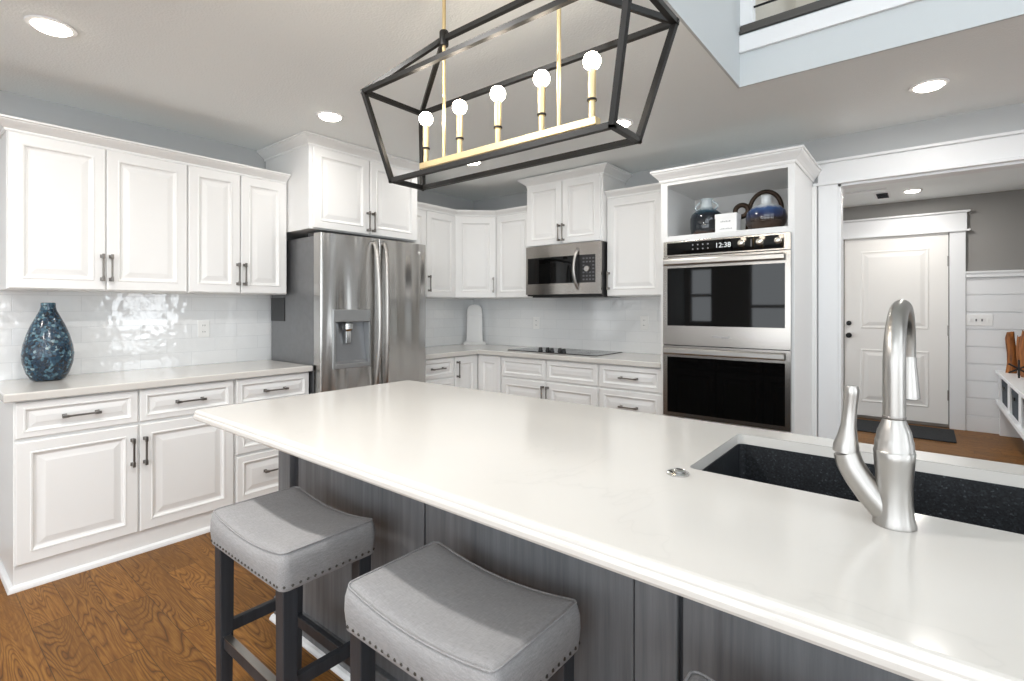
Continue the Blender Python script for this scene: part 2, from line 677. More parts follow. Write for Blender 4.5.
# kitchen ceiling (low part, L shaped round the two-storey space)
b = bx(WX, VX, FY, WY, CZ, 2.76)
box(b, VX, RX, VY, WY, CZ, 2.74)
struct('ceiling', b, 'ceil')
# painted faces of the two-storey space
b = bx(VX, VX + .012, FY, VY, CZ - .002, TOP)
box(b, VX + .012, RX, VY - .012, VY, CZ - .002, 2.74)
struct('wall_loft_face', b, 'fascia')
struct('trim_1', bx(VX + .013, RX, VY - .030, VY - .0125, 2.642, 2.728), 'trim', bevel=.002)
struct('ceiling_upper', bx(VX - .1, RX + .1, FY, 6.2, TOP, TOP + .1), 'ceil')
# loft hall behind the railing
struct('floor_loft', bx(VX + .012, RX, VY - .03, 6.0, 2.741, 2.75), 'dark_rail')
struct('wall_loft_side', bx(VX - .12, VX, VY, 6.0, 2.76, TOP), 'cream')
b = bx(VX, -0.55, 4.4, 4.5, 2.75, TOP)
box(b, 0.32, RX, 4.4, 4.5, 2.75, TOP)
box(b, -0.55, 0.32, 5.9, 6.0, 2.75, TOP)
struct('wall_loft_back', b, 'cream')

# walls with tall windows behind and beside the camera
def window_wall(axis, c, lo, hi, openings, mat='wall'):
    """wall pierced by rectangular openings (a0, a1, z0, z1); axis 'x' = plane of constant y"""
    bm = BM()
    cuts = sorted(set([lo, hi] + [o[0] for o in openings] + [o[1] for o in openings]))
    for a, bb in zip(cuts, cuts[1:]):
        mid = (a + bb) / 2
        zs = sorted([(o[2], o[3]) for o in openings if o[0] < mid < o[1]])
        z = 0.0
        for z0, z1 in zs + [(TOP, TOP)]:
            if z0 > z + 1e-4:
                if axis == 'x':
                    box(bm, a, bb, c - .12, c, z, z0)
                else:
                    box(bm, c, c + .12, a, bb, z, z0)
            z = z1
    return bm


wins_front = [(-3.75, -3.30, 1.0, 2.1), (-2.6, -1.0, 0.35, 2.3), (-.6, 1.3, 0.1, 2.35), (1.7, 3.7, 0.1, 2.35), (-.6, 1.3, 2.8, 4.9), (1.7, 3.7, 2.8, 4.9)]
wins_right = [(-2.9, -1.2, 0.3, 2.35), (-.6, 1.1, 0.3, 2.35), (2.75, 3.75, 0.75, 2.2), (-2.9, -1.2, 2.9, 4.9), (-.6, 1.1, 2.9, 4.9)]
struct('wall_front', window_wall('x', FY, WX, RX, wins_front), 'wall')
struct('wall_right', window_wall('y', RX, FY, 7.3, wins_right), 'wall')
k = 0
for (a0, a1, z0, z1), ax in [(q, 'x') for q in wins_front] + [(q, 'y') for q in wins_right]:
    k += 1
    bm = BM()
    cols = [a0, (a0 + a1) / 2, a1] if a1 - a0 > .6 else [a0, a1]
    rows = [z0, (z0 + z1) / 2, z1]
    for c in cols:
        if ax == 'x':
            box(bm, max(a0, c - .03), min(a1, c + .03), FY - .09, FY - .03, z0, z1)
        else:
            box(bm, RX + .03, RX + .09, max(a0, c - .03), min(a1, c + .03), z0, z1)
    for z in rows:
        if ax == 'x':
            box(bm, a0, a1, FY - .085, FY - .035, max(z0, z - .03), min(z1, z + .03))
        else:
            box(bm, RX + .035, RX + .085, a0, a1, max(z0, z - .03), min(z1, z + .03))
    struct('window_%d' % k, bm, 'trim')
    if ax == 'x':
        portal((a0 + a1) / 2, FY - .1, (z0 + z1) / 2, (PI / 2, 0, 0), a1 - a0, z1 - z0)
    else:
        portal(RX + .1, (a0 + a1) / 2, (z0 + z1) / 2, (PI / 2, 0, PI / 2), a1 - a0, z1 - z0)

# mud room beyond the opening
MY = 7.25
struct('wall_hall_back', bx(-2.2, 1.15, MY, MY + .1, 0, 2.5), 'wall_dark')
b = bx(-2.3, -2.2, WY + .12, 4.7, 0, 2.5)
box(b, -2.3, -2.2, 6.5, MY, 0, 2.5)
box(b, -2.3, -2.2, 4.7, 6.5, 0, .5)
box(b, -2.3, -2.2, 4.7, 6.5, 2.2, 2.5)
struct('wall_hall_left', b, 'wall_dark')
b = bx(-2.28, -2.22, 5.57, 5.63, .5, 2.2)
box(b, -2.28, -2.22, 4.7, 6.5, 1.32, 1.38)
struct('window_12', b, 'trim')  # out-of-view window added to bring daylight into the hall
portal(-2.32, 5.6, 1.35, (PI / 2, 0, -PI / 2), 1.8, 1.7)
struct('wall_hall_right', bx(1.02, 1.12, WY + .12, MY, 0, 2.5), 'wall_dark')
b = bx(-2.3, 1.15, WY + .12, MY + .1, 2.5, 2.6)
struct('ceiling_hall', b, 'ceil')
struct('trim_2', bx(-1.75, -.30, 6.30, 6.33, 2.485, 2.5), 'trim')
# shiplap wainscot
bm = BM()
gz = [.165, .35, .531, .712, .893, 1.074, 1.255, 1.436, 1.62]
for z0, z1 in zip(gz, gz[1:]):
    box(bm, .336, 1.02, MY - .018, MY, z0 + .006, z1 - .006)
box(bm, .336, 1.02, MY - .004, MY, .1, 1.62)
struct('wall_hall_plank', bm, 'trim', bevel=.002)
b = bx(.338, 1.02, MY - .04, MY, 1.62, 1.665)
box(b, .334, 1.02, MY - .05, MY, 1.665, 1.685)
struct('trim_3', b, 'trim', bevel=.002)
struct('baseboard_hall', bx(.336, 1.02, MY - .026, MY, 0, .163), 'trim', bevel=.003)
# entry door with casing
bm = BM()
f = frame(-.748, MY - .015, .04, 0)
fbox(bm, f, 0, .943, 0, 2.075, -.02, 0)
door = struct('door_1', bm, 'door', bevel=.002)
for v0, h_ in ((.16, .62), (1.02, .90)):
    bm = BM()
    rings = [(0, -.002), (0, .000), (.012, .006), (.026, .001), (.04, .001), (.075, .009), (.08, .009)]
    loft(bm, [[f(.16 + i, v0 + i, n), f(.783 - i, v0 + i, n), f(.783 - i, v0 + h_ - i, n), f(.16 + i, v0 + h_ - i, n)] for i, n in rings])
    struct('door_panel', bm, 'door', door)
for z, r in ((.975, .030), (1.119, .027)):
    bm = BM()
    prof = [(r, 0), (r, .01), (r * .5, .014), (r * .45, .03), (r * .9, .036), (r * .95, .05), (r * .6, .06)] if z < 1 else [(r, 0), (r, .016), (r * .8, .02)]
    loft(bm, [[f(.045 + q * math.cos(2 * PI * i / 20), z - .04 + q * math.sin(2 * PI * i / 20), n) for i in range(20)] for q, n in prof])
    struct('door_knob' if z < 1 else 'deadbolt', bm, 'black', door, smooth=40)
for z in (.30, 1.0, 1.75):
    struct('hinge', fbox(BM(), f, .936, .952, z - .04, z + .07, -.005, .012), 'pull', door)
struct('trim_4', bx(-.79, .24, MY - .02, MY, .012, .042), 'nickel')
b = bx(-.86, -.757, MY - .035, MY, 0, 2.12)
struct('trim_5', b, 'trim', bevel=.003)
struct('trim_6', bx(.205, .335, MY - .035, MY, 0, 2.12), 'trim', bevel=.003)
b = bx(-.90, .345, MY - .042, MY, 2.135, 2.315)
box(b, -.93, .372, MY - .06, MY, 2.115, 2.135)
box(b, -.93, .372, MY - .07, MY, 2.315, 2.335)
struct('trim_7', b, 'trim', bevel=.002)

# kitchen side casing of the opening
CY = WY - .022
struct('trim_8', bx(-.572, OX0, CY, WY, 0, 2.142), 'trim', bevel=.003)
struct('trim_9', bx(OX1, OX1 + .115, CY, WY, 0, 2.142), 'trim', bevel=.003)
b = bx(-.575, OX1 + .13, CY - .004, WY, 2.158, 2.288)
box(b, -.60, OX1 + .16, CY - .018, WY, 2.140, 2.158)
box(b, -.60, OX1 + .16, CY - .026, WY, 2.288, 2.306)
struct('trim_10', b, 'trim', bevel=.0025)
b = bx(OX0, OX0 + .015, WY, WY + .12, 0, OZ)
box(b, OX1 - .015, OX1, WY, WY + .12, 0, OZ)
box(b, OX0, OX1, WY, WY + .12, OZ - .015, OZ)
struct('trim_11', b, 'trim')

# backsplash tiles
struct('wall_left_tile', bx(WX, WX + .009, .30, WY, .905, 1.41), 'tile_y')
struct('wall_back_tile', bx(WX + .009, -1.44, WY - .009, WY, .905, 1.46), 'tile_x')


# recessed lights
def downlight(x, y, z, label, grp, power=4.5):
    t = thing('recessed_light', label, 'ceiling light', (x, y, z), grp)
    bm = BM()
    lathe(bm, x, y, [(.084, z - .0005), (.082, z - .006), (.066, z - .008), (.062, z - .003)], 32)
    part('trim_ring', bm, 'trim', t, smooth=40)
    bm = BM()
    lathe(bm, x, y, [(.062, z - .0035), (.061, z - .010), (.055, z - .016), (.03, z - .020), (.003, z - .0205)], 32)
    part('lens', bm, 'pot', t, smooth=40)
    l = bpy.data.lights.new('downlight_lamp', 'AREA')
    l.shape = 'DISK'
    l.size = .11
    l.energy = power
    l.color = (1.0, .975, .945)
    o = bpy.data.objects.new('downlight_lamp', l)
    COL.objects.link(o)
    o.parent = t
    o.location = (0, 0, -.023)


G = 'recessed ceiling lights'
downlight(-2.81, .436, CZ, 'bright round recessed light above the wall cupboards beside the mosaic vase', G)
downlight(-2.81, 1.706, CZ, 'bright round recessed light in ceiling in front of the fridge', G)
downlight(-2.81, 2.958, CZ, 'bright round recessed light seen under the lantern beam, toward the cabinet corner', G)
downlight(-1.498, 2.931, CZ, 'bright round recessed light beside the lantern corner, toward the oven tower', G)
downlight(.016, 3.45, CZ, 'bright round recessed light above the cased doorway', G)
downlight(-.10, 6.62, 2.5, 'round recessed light in the entry hall ceiling before the white door', G, 13)
downlight(-.10, 5.0, 2.5, 'added unseen recessed light in the entry hall ceiling just past the cased doorway', G, 14)  # unseen fixture added to brighten the hall
downlight(-1.498, .436, CZ, 'round recessed light above the stools, out past the lantern end', G, 33)
downlight(-1.498, -.83, CZ, 'added unseen recessed light over the open floor behind the stools', G, 14)  # extra fixture out of view, added for more overhead light
downlight(-2.81, -.83, CZ, 'added unseen recessed light over the open floor past the wall cupboards', G, 14)  # also an added, unseen fixture that lifts the room light
t = thing('ceiling_vent', 'small grey ceiling vent in the entry hall beside the recessed light', 'vent', (-.35, 6.7, 2.5))
part('vent_frame', bx(-.42, -.28, 6.52, 6.86, 2.494, 2.4998), 'trim', t)
bm = BM()
for i in range(12):
    y = 6.55 + i * .0245
    hexa(bm, [(-.40, y, 2.488), (-.30, y, 2.488), (-.30, y + .012, 2.492), (-.40, y + .012, 2.492), (-.40, y, 2.490), (-.30, y, 2.490), (-.30, y + .012, 2.494), (-.40, y + .012, 2.494)])
part('grille', bm, 'slot', t)

# loft railing and what shows above
t = thing('loft_railing', 'white loft railing with dark bottom rail and thin rods above the ceiling edge', 'railing', (0.3, VY, 2.75))
part('bottom_rail', bx(VX + .02, 4.1, VY - .02, VY + .05, 2.7505, 2.785), 'dark_rail', t)
part('post', bx(VX + .0125, VX + .075, VY - .012, VY + .05, 2.7855, 3.75), 'trim', t, .003)
part('post', bx(1.6, 1.68, VY - .01, VY + .05, 2.7855, 3.75), 'trim', t, .003)
part('handrail', bx(VX + .013, 4.1, VY - .02, VY + .06, 3.755, 3.80), 'dark_rail', t, .004)
for i in range(7):
    z = 2.88 + i * .12
    part('rod', tube(BM(), [(VX + .07, VY + .015, z), (4.1, VY + .015, z)], .006, 8), 'black_metal', t)
b = bx(-.62, -.55, 4.37, 4.4, 2.75, 4.85)
struct('trim_12', b, 'trim')
struct('trim_13', bx(.32, .42, 4.37, 4.4, 2.75, 4.85), 'trim')
struct('door_2', bx(-.50, -.14, 4.45, 4.48, 2.76, 4.8), 'door')

# ---------------------------------------------------------------- base cabinets, left run
XF = -3.246           # body face of the side wall base units
f = frame(XF, .371, 0, 90)
DB = 3.85 - 3.246 - .002
cabinet('base_cabinet', 'white base cabinet with two doors and two drawers under the mosaic vase', 'base cabinets', f, .960, .873, DB, [
    ('drawer', .004, .698, .469, .168, (.238, .782, False)), ('drawer', .480, .698, .472, .168, (.716, .782, False)),
    ('door', .004, .118, .469, .566, (.455 - .008, .547, True)), ('door', .480, .118, .472, .566, (.498 + .004, .547, True))])
f2 = frame(XF, 1.334, 0, 90)
cabinet('base_cabinet', 'white three-drawer base cabinet beside the stainless refrigerator', 'base cabinets', f2, .474, .873, DB, [
    ('drawer', .004, .698, .466, .168, (.237, .782, False)), ('drawer', .004, .412, .466, .272, (.237, .566, False)), ('drawer', .004, .118, .466, .280, (.237, .277, False))])
# stepped foot moulding round the exposed end
bm = BM()
sweep(bm, [(WX + .02, .3705), (XF + .0005, .3705), (XF + .0005, 1.81)], [(0, 0), (.020, 0), (.020, .008), (.016, .020), (.008, .026), (0, .028)])
struct('baseboard_left', bm, 'trim')

# countertop, left run
def slab_edge(z1=.914, t_=.038):
    z0 = z1 - t_
    return [(-.03, z0), (-.003, z0), (.000, z0 + .003), (.000, z1 - .006), (-.002, z1 - .002), (-.006, z1), (-.03, z1)]


def counter_poly(bm, pts, z1=.914, t_=.038, r=.003):
    z0 = z1 - t_
    n = len(pts)
    P = [Vector(p) for p in pts]

    def inset(d):
        out = []
        for i in range(n):
            a, b_, c = P[i - 1], P[i], P[(i + 1) % n]
            d1, d2 = (b_ - a).normalized(), (c - b_).normalized()
            n1, n2 = Vector((-d1.y, d1.x)), Vector((-d2.y, d2.x))
            mm = (n1 + n2).normalized()
            out.append(b_ + mm * (d / max(.3, mm.dot(n1))))
        return out
    loops = []
    for d, z in ((r, z0), (0, z0 + r), (0, z1 - r * 2), (r * .7, z1 - r * .6), (r * 2, z1)):
        loops.append([(q.x, q.y, z) for q in inset(d)])
    loft(bm, loops)
    return bm


bm = counter_poly(BM(), [(WX + .010, .334), (-3.197, .334), (-3.197, 1.8135), (WX + .010, 1.8135)])
solo('countertop', bm, 'quartz', 'pale quartz countertop holding the mosaic vase, left of the refrigerator', 'countertop', (-3.52, 1.07, .876))

# wall cabinets, left run
XU = -3.521
DU = 3.85 - 3.521 - .002
f = frame(XU, .378, 1.395, 90)
cabinet('wall_cabinet', 'wide white two-door wall cabinet above the mosaic vase', 'wall cabinets', f, .791, .805, DU, [
    ('door', .003, .004, .386, .776, (.372, .127, True)), ('door', .393, .004, .394, .776, (.411, .127, True))])
f = frame(XU, 1.170, 1.395, 90)
cabinet('wall_cabinet', 'narrower white two-door wall cabinet next to the refrigerator cupboard', 'wall cabinets', f, .624, .805, DU, [
    ('door', .003, .004, .303, .776, (.288, .127, True)), ('door', .312, .004, .308, .776, (.330, .127, True))])


def crown_prof(z, p=.05, h=.06, z_in=None):
    return [(0, z), (.006, z), (.009, z + .1 * h), (.009, z + .22 * h), (.24 * p, z + .28 * h), (.4 * p, z + .42 * h), (.7 * p, z + .62 * h),
            (.84 * p, z + .74 * h), (.84 * p, z + .8 * h), (p, z + .84 * h), (p, z + h), (0, z + h)]


bm = sweep(BM(), [(WX + .003, .3775), (XU + .0005, .3775), (XU + .0005, 1.7935)], crown_prof(2.178, .068, .058))
solo('crown_molding', bm, 'cab', 'long white crown molding along the top of the wall cabinets above the vase', 'molding', (XU, 1.08, 2.178))

# ---------------------------------------------------------------- refrigerator and the cupboard over it
f = frame(-3.222, 1.800, 1.838, 90)
fc = cabinet('wall_cabinet', 'tall deep white two-door cupboard directly above the stainless refrigerator', 'wall cabinets', f, .944, .570, .62, [
    ('door', .022, .006, .445, .550, (.450, .10, True)), ('door', .477, .006, .445, .550, (.494, .10, True))])
bm = sweep(BM(), [(WX + .003, 1.7995), (-3.2215, 1.7995), (-3.2215, 2.7445), (WX + .003, 2.7445)], crown_prof(2.398, .062, .069))
part('crown_molding', bm, 'cab', fc)

fr = thing('refrigerator', 'stainless steel french-door refrigerator with ice and water dispenser', 'refrigerator', (-3.47, 2.28, 0))
FY0, FY1 = 1.826, 2.748
b = bx(-3.81, -3.215, FY0 + .002, FY1 - .002, .02, 1.788)
part('case', b, 'steel_dark', fr, .004, label='dark grey case side')
for ya, yb in ((FY0 + .01, FY0 + .12), (FY1 - .12, FY1 - .01)):
    part('hinge_cover', bx(-3.30, -3.206, ya, yb, 1.7885, 1.815), 'black', fr, .004)
b = bx(-3.80, -3.60, FY0 - .0035, FY0 + .0015, 1.205, 1.375)
part('side_grille', b, 'black', fr, label='dark louvred patch on the case side')


def bowed(y0, y1, z0, z1, x_in, x_edge, bow, c0, c1, n=14, r=.014):
    """door slab whose front bulges gently; c0..c1 is the span the arc belongs to"""
    ys = [y0] + [y0 + r * (1 - math.cos(PI / 2 * q)) for q in (.33, .66)] + [y0 + r + (y1 - y0 - 2 * r) * i / n for i in range(n + 1)] + [y1 - r * (1 - math.cos(PI / 2 * q)) for q in (.66, .33)] + [y1]
    prof = []
    for y in ys:
        s = (y - c0) / (c1 - c0) * 2 - 1
        x = x_edge + bow * (1 - s * s)
        e = min(y - y0, y1 - y)
        if e < r:
            x -= r - math.sqrt(max(0, r * r - (r - e) ** 2))
        prof.append((x, y))
    bm = BM()
    lo = [(x_in, y0)] + prof + [(x_in, y1)]
    loft(bm, [[(x, y, z) for x, y in lo] for z in (z0, z0 + .3 * (z1 - z0), z0 + .6 * (z1 - z0), z1)])
    return bm


MID = 2.270
DISP = (1.905, 2.205, .885, 1.29)


def xf(y, off=0.0):
    s = (y - FY0) / (FY1 - FY0) * 2 - 1
    return -3.118 + .022 * (1 - s * s) + off


# left door with the dispenser bay cut in: four slabs round the recess
bm = bowed(FY0, DISP[0], .66, 1.806, -3.205, -3.118, .022, FY0, FY1, 6)
dl = part('door', bm, 'steel', fr, smooth=50)


def slab(y0, y1, z0, z1, xin=-3.205):
    n = 8
    lo = [(xin, y0)] + [(xf(y0 + (y1 - y0) * i / n), y0 + (y1 - y0) * i / n) for i in range(n + 1)] + [(xin, y1)]
    bm = BM()
    loft(bm, [[(x, y, z) for x, y in lo] for z in (z0, z1)])
    return bm


def join(a, b):
    me = bpy.data.meshes.new('tmp')
    b.to_mesh(me)
    b.free()
    a.from_mesh(me)
    bpy.data.meshes.remove(me)
    return a


# rebuild the left door as one mesh
bpy.data.objects.remove(dl)
bm = BM()
r = .014
ys = [FY0 + r * (1 - math.cos(PI / 2 * q / 4)) for q in range(5)] + [FY0 + r + (DISP[0] - FY0 - r) * i / 4 for i in range(1, 5)]
pr = []
for y in ys:
    e = y - FY0
    x = xf(y)
    if e < r:
        x -= r - math.sqrt(max(0, r * r - (r - e) ** 2))
    pr.append((x, y))
lo = [(-3.205, FY0)] + pr + [(-3.205, DISP[0])]
loft(bm, [[(x, y, z) for x, y in lo] for z in (.66, 1.806)])
join(bm, slab(DISP[0], DISP[1], DISP[3], 1.806))
join(bm, slab(DISP[0], DISP[1], .66, DISP[2]))
join(bm, slab(DISP[1], MID - .003, .66, 1.806))
box(bm, -3.205, -3.19, DISP[0], DISP[1], DISP[2], DISP[3])
dl = part('door', bm, 'steel', fr, smooth=40)
dr = part('door', bowed(MID + .003, FY1, .66, 1.806, -3.205, -3.118, .022, FY0, FY1), 'steel', fr, smooth=40)
dz = part('freezer_drawer', bowed(FY0, FY1, .06, .652, -3.205, -3.118, .022, FY0, FY1, 24), 'steel', fr, smooth=40)
# dispenser
d = part('dispenser_frame', BM(), 'steel', dl)
bm = BM()
y0, y1, z0, z1 = DISP
xo = xf((y0 + y1) / 2) + .006
box(bm, -3.185, xo, y0, y1, z1 - .085, z1)
box(bm, -3.185, xo, y0, y0 + .018, z0, z1 - .085)
box(bm, -3.185, xo, y1 - .018, y1, z0, z1 - .085)
box(bm, -3.185, xo, y0 + .018, y1 - .018, z0, z0 + .03)
bpy.data.objects.remove(d)
d = part('dispenser_frame', bm, plain('dispenser_grey', '#a9abac', .3, .8), dl, .003)
bm = BM()
loft(bm, [[(x, y, z) for x, z in ((-3.188, z0 + .03), (xo - .012, z0 + .03), (xo - .03, z0 + .05), (-3.165, z1 - .12), (-3.165, z1 - .086), (-3.188, z1 - .086))] for y in (y0 + .019, y1 - .019)])
part('dispenser_recess', bm, plain('dispenser_bay', '#8b8d90', .3, .6), dl)
bm = BM()
lathe(bm, -3.125, y0 + .13, [(.028, z1 - .15), (.036, z1 - .135), (.036, z1 - .10), (.02, z1 - .086)], 20)
box(bm, -3.135, -3.115, y0 + .112, y0 + .148, z1 - .235, z1 - .15)
part('dispenser_nozzle', bm, 'chrome', dl, .002)
# curved handles
for s, par in ((-1, dl), (1, dr)):
    yc = MID + s * .043
    P = []
    for i in range(17):
        q = i / 16
        z = .70 + q * 1.07
        P.append((xf(MID) + .018 + .044 * math.sin(PI * q) ** .5, yc - s * .010 * math.sin(PI * q), z))
    bm = tube(BM(), P, .0165, 12)
    for q in (0, 16):
        tube(bm, [(xf(MID) - .004, P[q][1], P[q][2]), P[q]], .0165, 12)
    part('handle', bm, 'nickel', par, smooth=50)
bm = tube(BM(), [(xf(2.3) + .06, FY0 + .1 + .7 * i / 10, .58) for i in range(11)], .014, 10)
tube(bm, [(-3.12, FY0 + .12, .58), (-3.04, FY0 + .12, .58)], .012, 8)
tube(bm, [(-3.12, FY0 + .78, .58), (-3.04, FY0 + .78, .58)], .012, 8)
part('handle', bm, 'nickel', dz, smooth=50)
f = frame(xf(2.665), 2.665, 1.735, 90)
bm = BM()
loft(bm, [[f(.011 * math.cos(2 * PI * i / 20), .011 * math.sin(2 * PI * i / 20), n) for i in range(20)] for n in (-.003, .0035)])
lg = part('badge', bm, 'plate', dr)
bm = BM()
fbox(bm, f, -.006, -.004, -.006, .006, .0035, .0042)
fbox(bm, f, -.004, .001, -.006, -.004, .0035, .0042)
fbox(bm, f, .004, .0065, -.006, .000, .0035, .0042)
part('badge_mark', bm, 'slot', lg)

# ---------------------------------------------------------------- corner: base units and counter
YF = 3.492            # body face of the rear wall base units
DR = WY - YF - .002
f = frame(XF, 2.765, 0, 90)
cabinet('base_cabinet', 'narrow white drawer base cabinet between the refrigerator and the corner cabinet', 'base cabinets', f, .405, .873, DB, [
    ('drawer', .004, .698, .397, .168, (.20, .782, False)), ('drawer', .004, .412, .397, .272, (.20, .566, False)), ('drawer', .004, .118, .397, .280, (.20, .277, False))])
t = thing('base_cabinet', 'white corner base cabinet with two narrow doors meeting at the inside corner', 'cabinet', (-3.5, 3.7, 0), 'base cabinets')
bm = BM()
pts = [(WX + .002, 3.173), (XF, 3.173), (XF, YF), (-2.952, YF), (-2.952, WY - .002), (WX + .002, WY - .002)]
loft(bm, [[(x, y, z) for x, y in pts] for z in (0, .873)])
part('cabinet_body', bm, 'cab', t, .002)
f = frame(XF, 3.173, 0, 90)
d = part('door', panel(f, .004, .118, .286, .748), 'cab', t)
part('handle', pull(f, .030, .755, vertical=True), 'pull', d, .0012)
f = frame(XF, YF, 0, 0)
part('door', panel(f, .030, .118, .260, .748), 'cab', t)
f = frame(-2.949, YF, 0, 0)
cabinet('base_cabinet', 'white two-door base cabinet with false drawer fronts under the black cooktop', 'base cabinets', f, .990, .873, DR, [
    ('drawer', .010, .694, .480, .168, None), ('drawer', .498, .694, .484, .168, None),
    ('door', .010, .118, .480, .562, (.470, .575, True)), ('door', .498, .118, .484, .562, (.518, .575, True))])
f = frame(-1.956, YF, 0, 0)
cabinet('base_cabinet', 'white drawer base cabinet between the cooktop cabinet and the oven tower', 'base cabinets', f, .510, .873, DR, [
    ('drawer', .006, .694, .498, .172, (.255, .780, False)), ('drawer', .006, .412, .498, .268, (.255, .566, False)), ('drawer', .006, .118, .498, .280, (.255, .277, False))])
bm = counter_poly(BM(), [(WX + .010, 2.748), (-3.197, 2.748), (-3.197, 3.442), (-1.447, 3.442), (-1.447, WY - .010), (WX + .010, WY - .010)])
solo('countertop', bm, 'quartz', 'L-shaped pale quartz countertop running from the refrigerator round the corner under the cooktop', 'countertop', (-2.6, 3.8, .876))
bm = sweep(BM(), [(XF + .0005, 2.767), (XF + .0005, YF - .0005), (-1.448, YF - .0005)], [(0, 0), (.018, 0), (.018, .008), (.014, .02), (.007, .026), (0, .028)])
struct('baseboard_back', bm, 'trim')

# cooktop
t = thing('cooktop', 'flat black glass cooktop with a cluster of knobs in the rear counter', 'cooktop', (-2.5, 3.83, .914))
bm = BM()
loft(bm, [[Vector((p.x, p.y, z)) for p in rrect(-2.965, -2.035, 3.585, 4.03, .012, 4)] for z in (.9142, .9200)])
part('glass_top', bm, plain('cooktop_glass', '#1a1b1d', .08, spec=.5), t, .0015)
bm = BM()
for cx, cyy, rr in ((-2.78, 3.72, .085), (-2.78, 3.91, .065), (-2.22, 3.72, .065), (-2.22, 3.91, .095), (-2.5, 3.91, .10)):
    for rad in (rr, rr * .62):
        L = []
        for q, z in ((rad - .0012, .9201), (rad + .0012, .9201), (rad + .0012, .9204), (rad - .0012, .9204)):
            L.append([(cx + q * math.cos(2 * PI * i / 32), cyy + q * math.sin(2 * PI * i / 32), z) for i in range(32)])
        loft(bm, L, closed=True)
part('burner_rings', bm, 'slot', t)
for x, y in ((-2.652, 3.67), (-2.598, 3.705), (-2.525, 3.665), (-2.475, 3.715), (-2.405, 3.67)):
    bm = lathe(BM(), x, y, [(.021, .9202), (.021, .926), (.017, .929), (.016, .944), (.013, .948)], 20)
    box(bm, x - .003, x + .003, y - .017, y + .017, .944, .951)
    part('knob', bm, 'black', t, smooth=40)

# corner pedestal on the counter
t = thing('corner_pedestal', 'white arched-top wooden tower standing in the counter corner against the tiles', 'decor', (-3.71, 3.94, .914))
f = frame(-3.69, 3.92, .914, 45)
bm = fbox(BM(), f, -.115, .115, .0003, .026, -.045, .06)
fbox(bm, f, -.105, .105, .026, .034, -.045, .05)
part('base', bm, 'cab', t, .004)
bm = BM()
lo0, lo1 = [], []
out = [(-.084, .034), (.084, .034), (.076, .36)]
for i in range(9):
    a = PI * i / 8
    out.append((.074 * math.cos(a) if abs(math.cos(a)) > .01 else 0, .372 + .05 * math.sin(a)))
out.append((-.076, .36))
for n in (-.04, .03):
    lo0.append([f(u, v, n) for u, v in out])
loft(bm, lo0)
part('tower', bm, 'cab', t, .004)
bm = fbox(BM(), f, -.082, .082, .305, .318, -.04, .036)
part('band', bm, 'cab', t, .003)
bm = fbox(BM(), f, -.05, .05, .07, .27, .03, .034)
part('inset_panel', bm, 'cab', t, .003)

# wall cabinets round the corner
f = frame(XU, 2.748, 1.395, 90)
cabinet('wall_cabinet', 'white two-door wall cabinet between the refrigerator cupboard and the diagonal corner cabinet', 'wall cabinets', f, .714, .805, DU, [
    ('door', .003, .004, .334, .780, None), ('door', .342, .004, .369, .780, (.363, .127, True))])
t = thing('wall_cabinet', 'white diagonal corner wall cabinet with a single door above the arched tower', 'cabinet', (-3.6, 3.85, 1.395), 'wall cabinets')
YU = WY - .33         # 3.75
bm = BM()
pts = [(WX + .002, 3.4635), (XU, 3.4635), (-3.237, YU), (-3.237, WY - .002), (WX + .002, WY - .002)]
loft(bm, [[(x, y, z) for x, y in pts] for z in (1.395, 2.20)])
part('cabinet_body', bm, 'cab', t, .002)
dl_ = math.hypot(-3.237 - XU, YU - 3.4635)
ang = math.degrees(math.atan2(YU - 3.4635, -3.237 - XU))
f = frame(XU, 3.4635, 1.395, ang)
d = part('door', panel(f, .006, .004, dl_ - .012, .780), 'cab', t)
part('handle', pull(f, dl_ - .034, .127, vertical=True), 'pull', d, .0012)
f = frame(-3.2355, YU, 1.395, 0)
cabinet('wall_cabinet', 'white single-door wall cabinet between the diagonal corner cabinet and the microwave', 'wall cabinets', f, .430, .805, .328, [
    ('door', .010, .004, .410, .780, None)])
bm = sweep(BM(), [(XU + .0005, 2.750), (XU + .0005, 3.4632), (-3.2367, YU - .0005), (-2.808, YU - .0005)], crown_prof(2.186, .05, .052))
solo('crown_molding', bm, 'cab', 'white crown molding bending round the corner wall cabinets', 'molding', (-3.4, 3.5, 2.186))
# over the microwave
f = frame(-2.803, 3.682, 1.847, 0)
mc = cabinet('wall_cabinet', 'tall raised white two-door wall cabinet directly above the microwave', 'wall cabinets', f, .770, .552, .396, [
    ('door', .004, .004, .374, .540, (.360, .10, True)), ('door', .386, .004, .366, .540, (.402, .10, True))])
bm = sweep(BM(), [(-2.8035, WY - .003), (-2.8035, 3.6815), (-2.0325, 3.6815), (-2.0325, WY - .003)], crown_prof(2.388, .066, .072))
part('crown_molding', bm, 'cab', mc)
f = frame(-2.030, YU, 1.395, 0)
rc = cabinet('wall_cabinet', 'white single-door wall cabinet between the microwave and the oven tower', 'wall cabinets', f, .588, .815, .328, [
    ('door', .006, .004, .470, .786, (.026, .127, True))])
bm = sweep(BM(), [(-2.0295, YU - .0005), (-1.447, YU - .0005)], crown_prof(2.194, .05, .058))
part('crown_molding', bm, 'cab', rc)

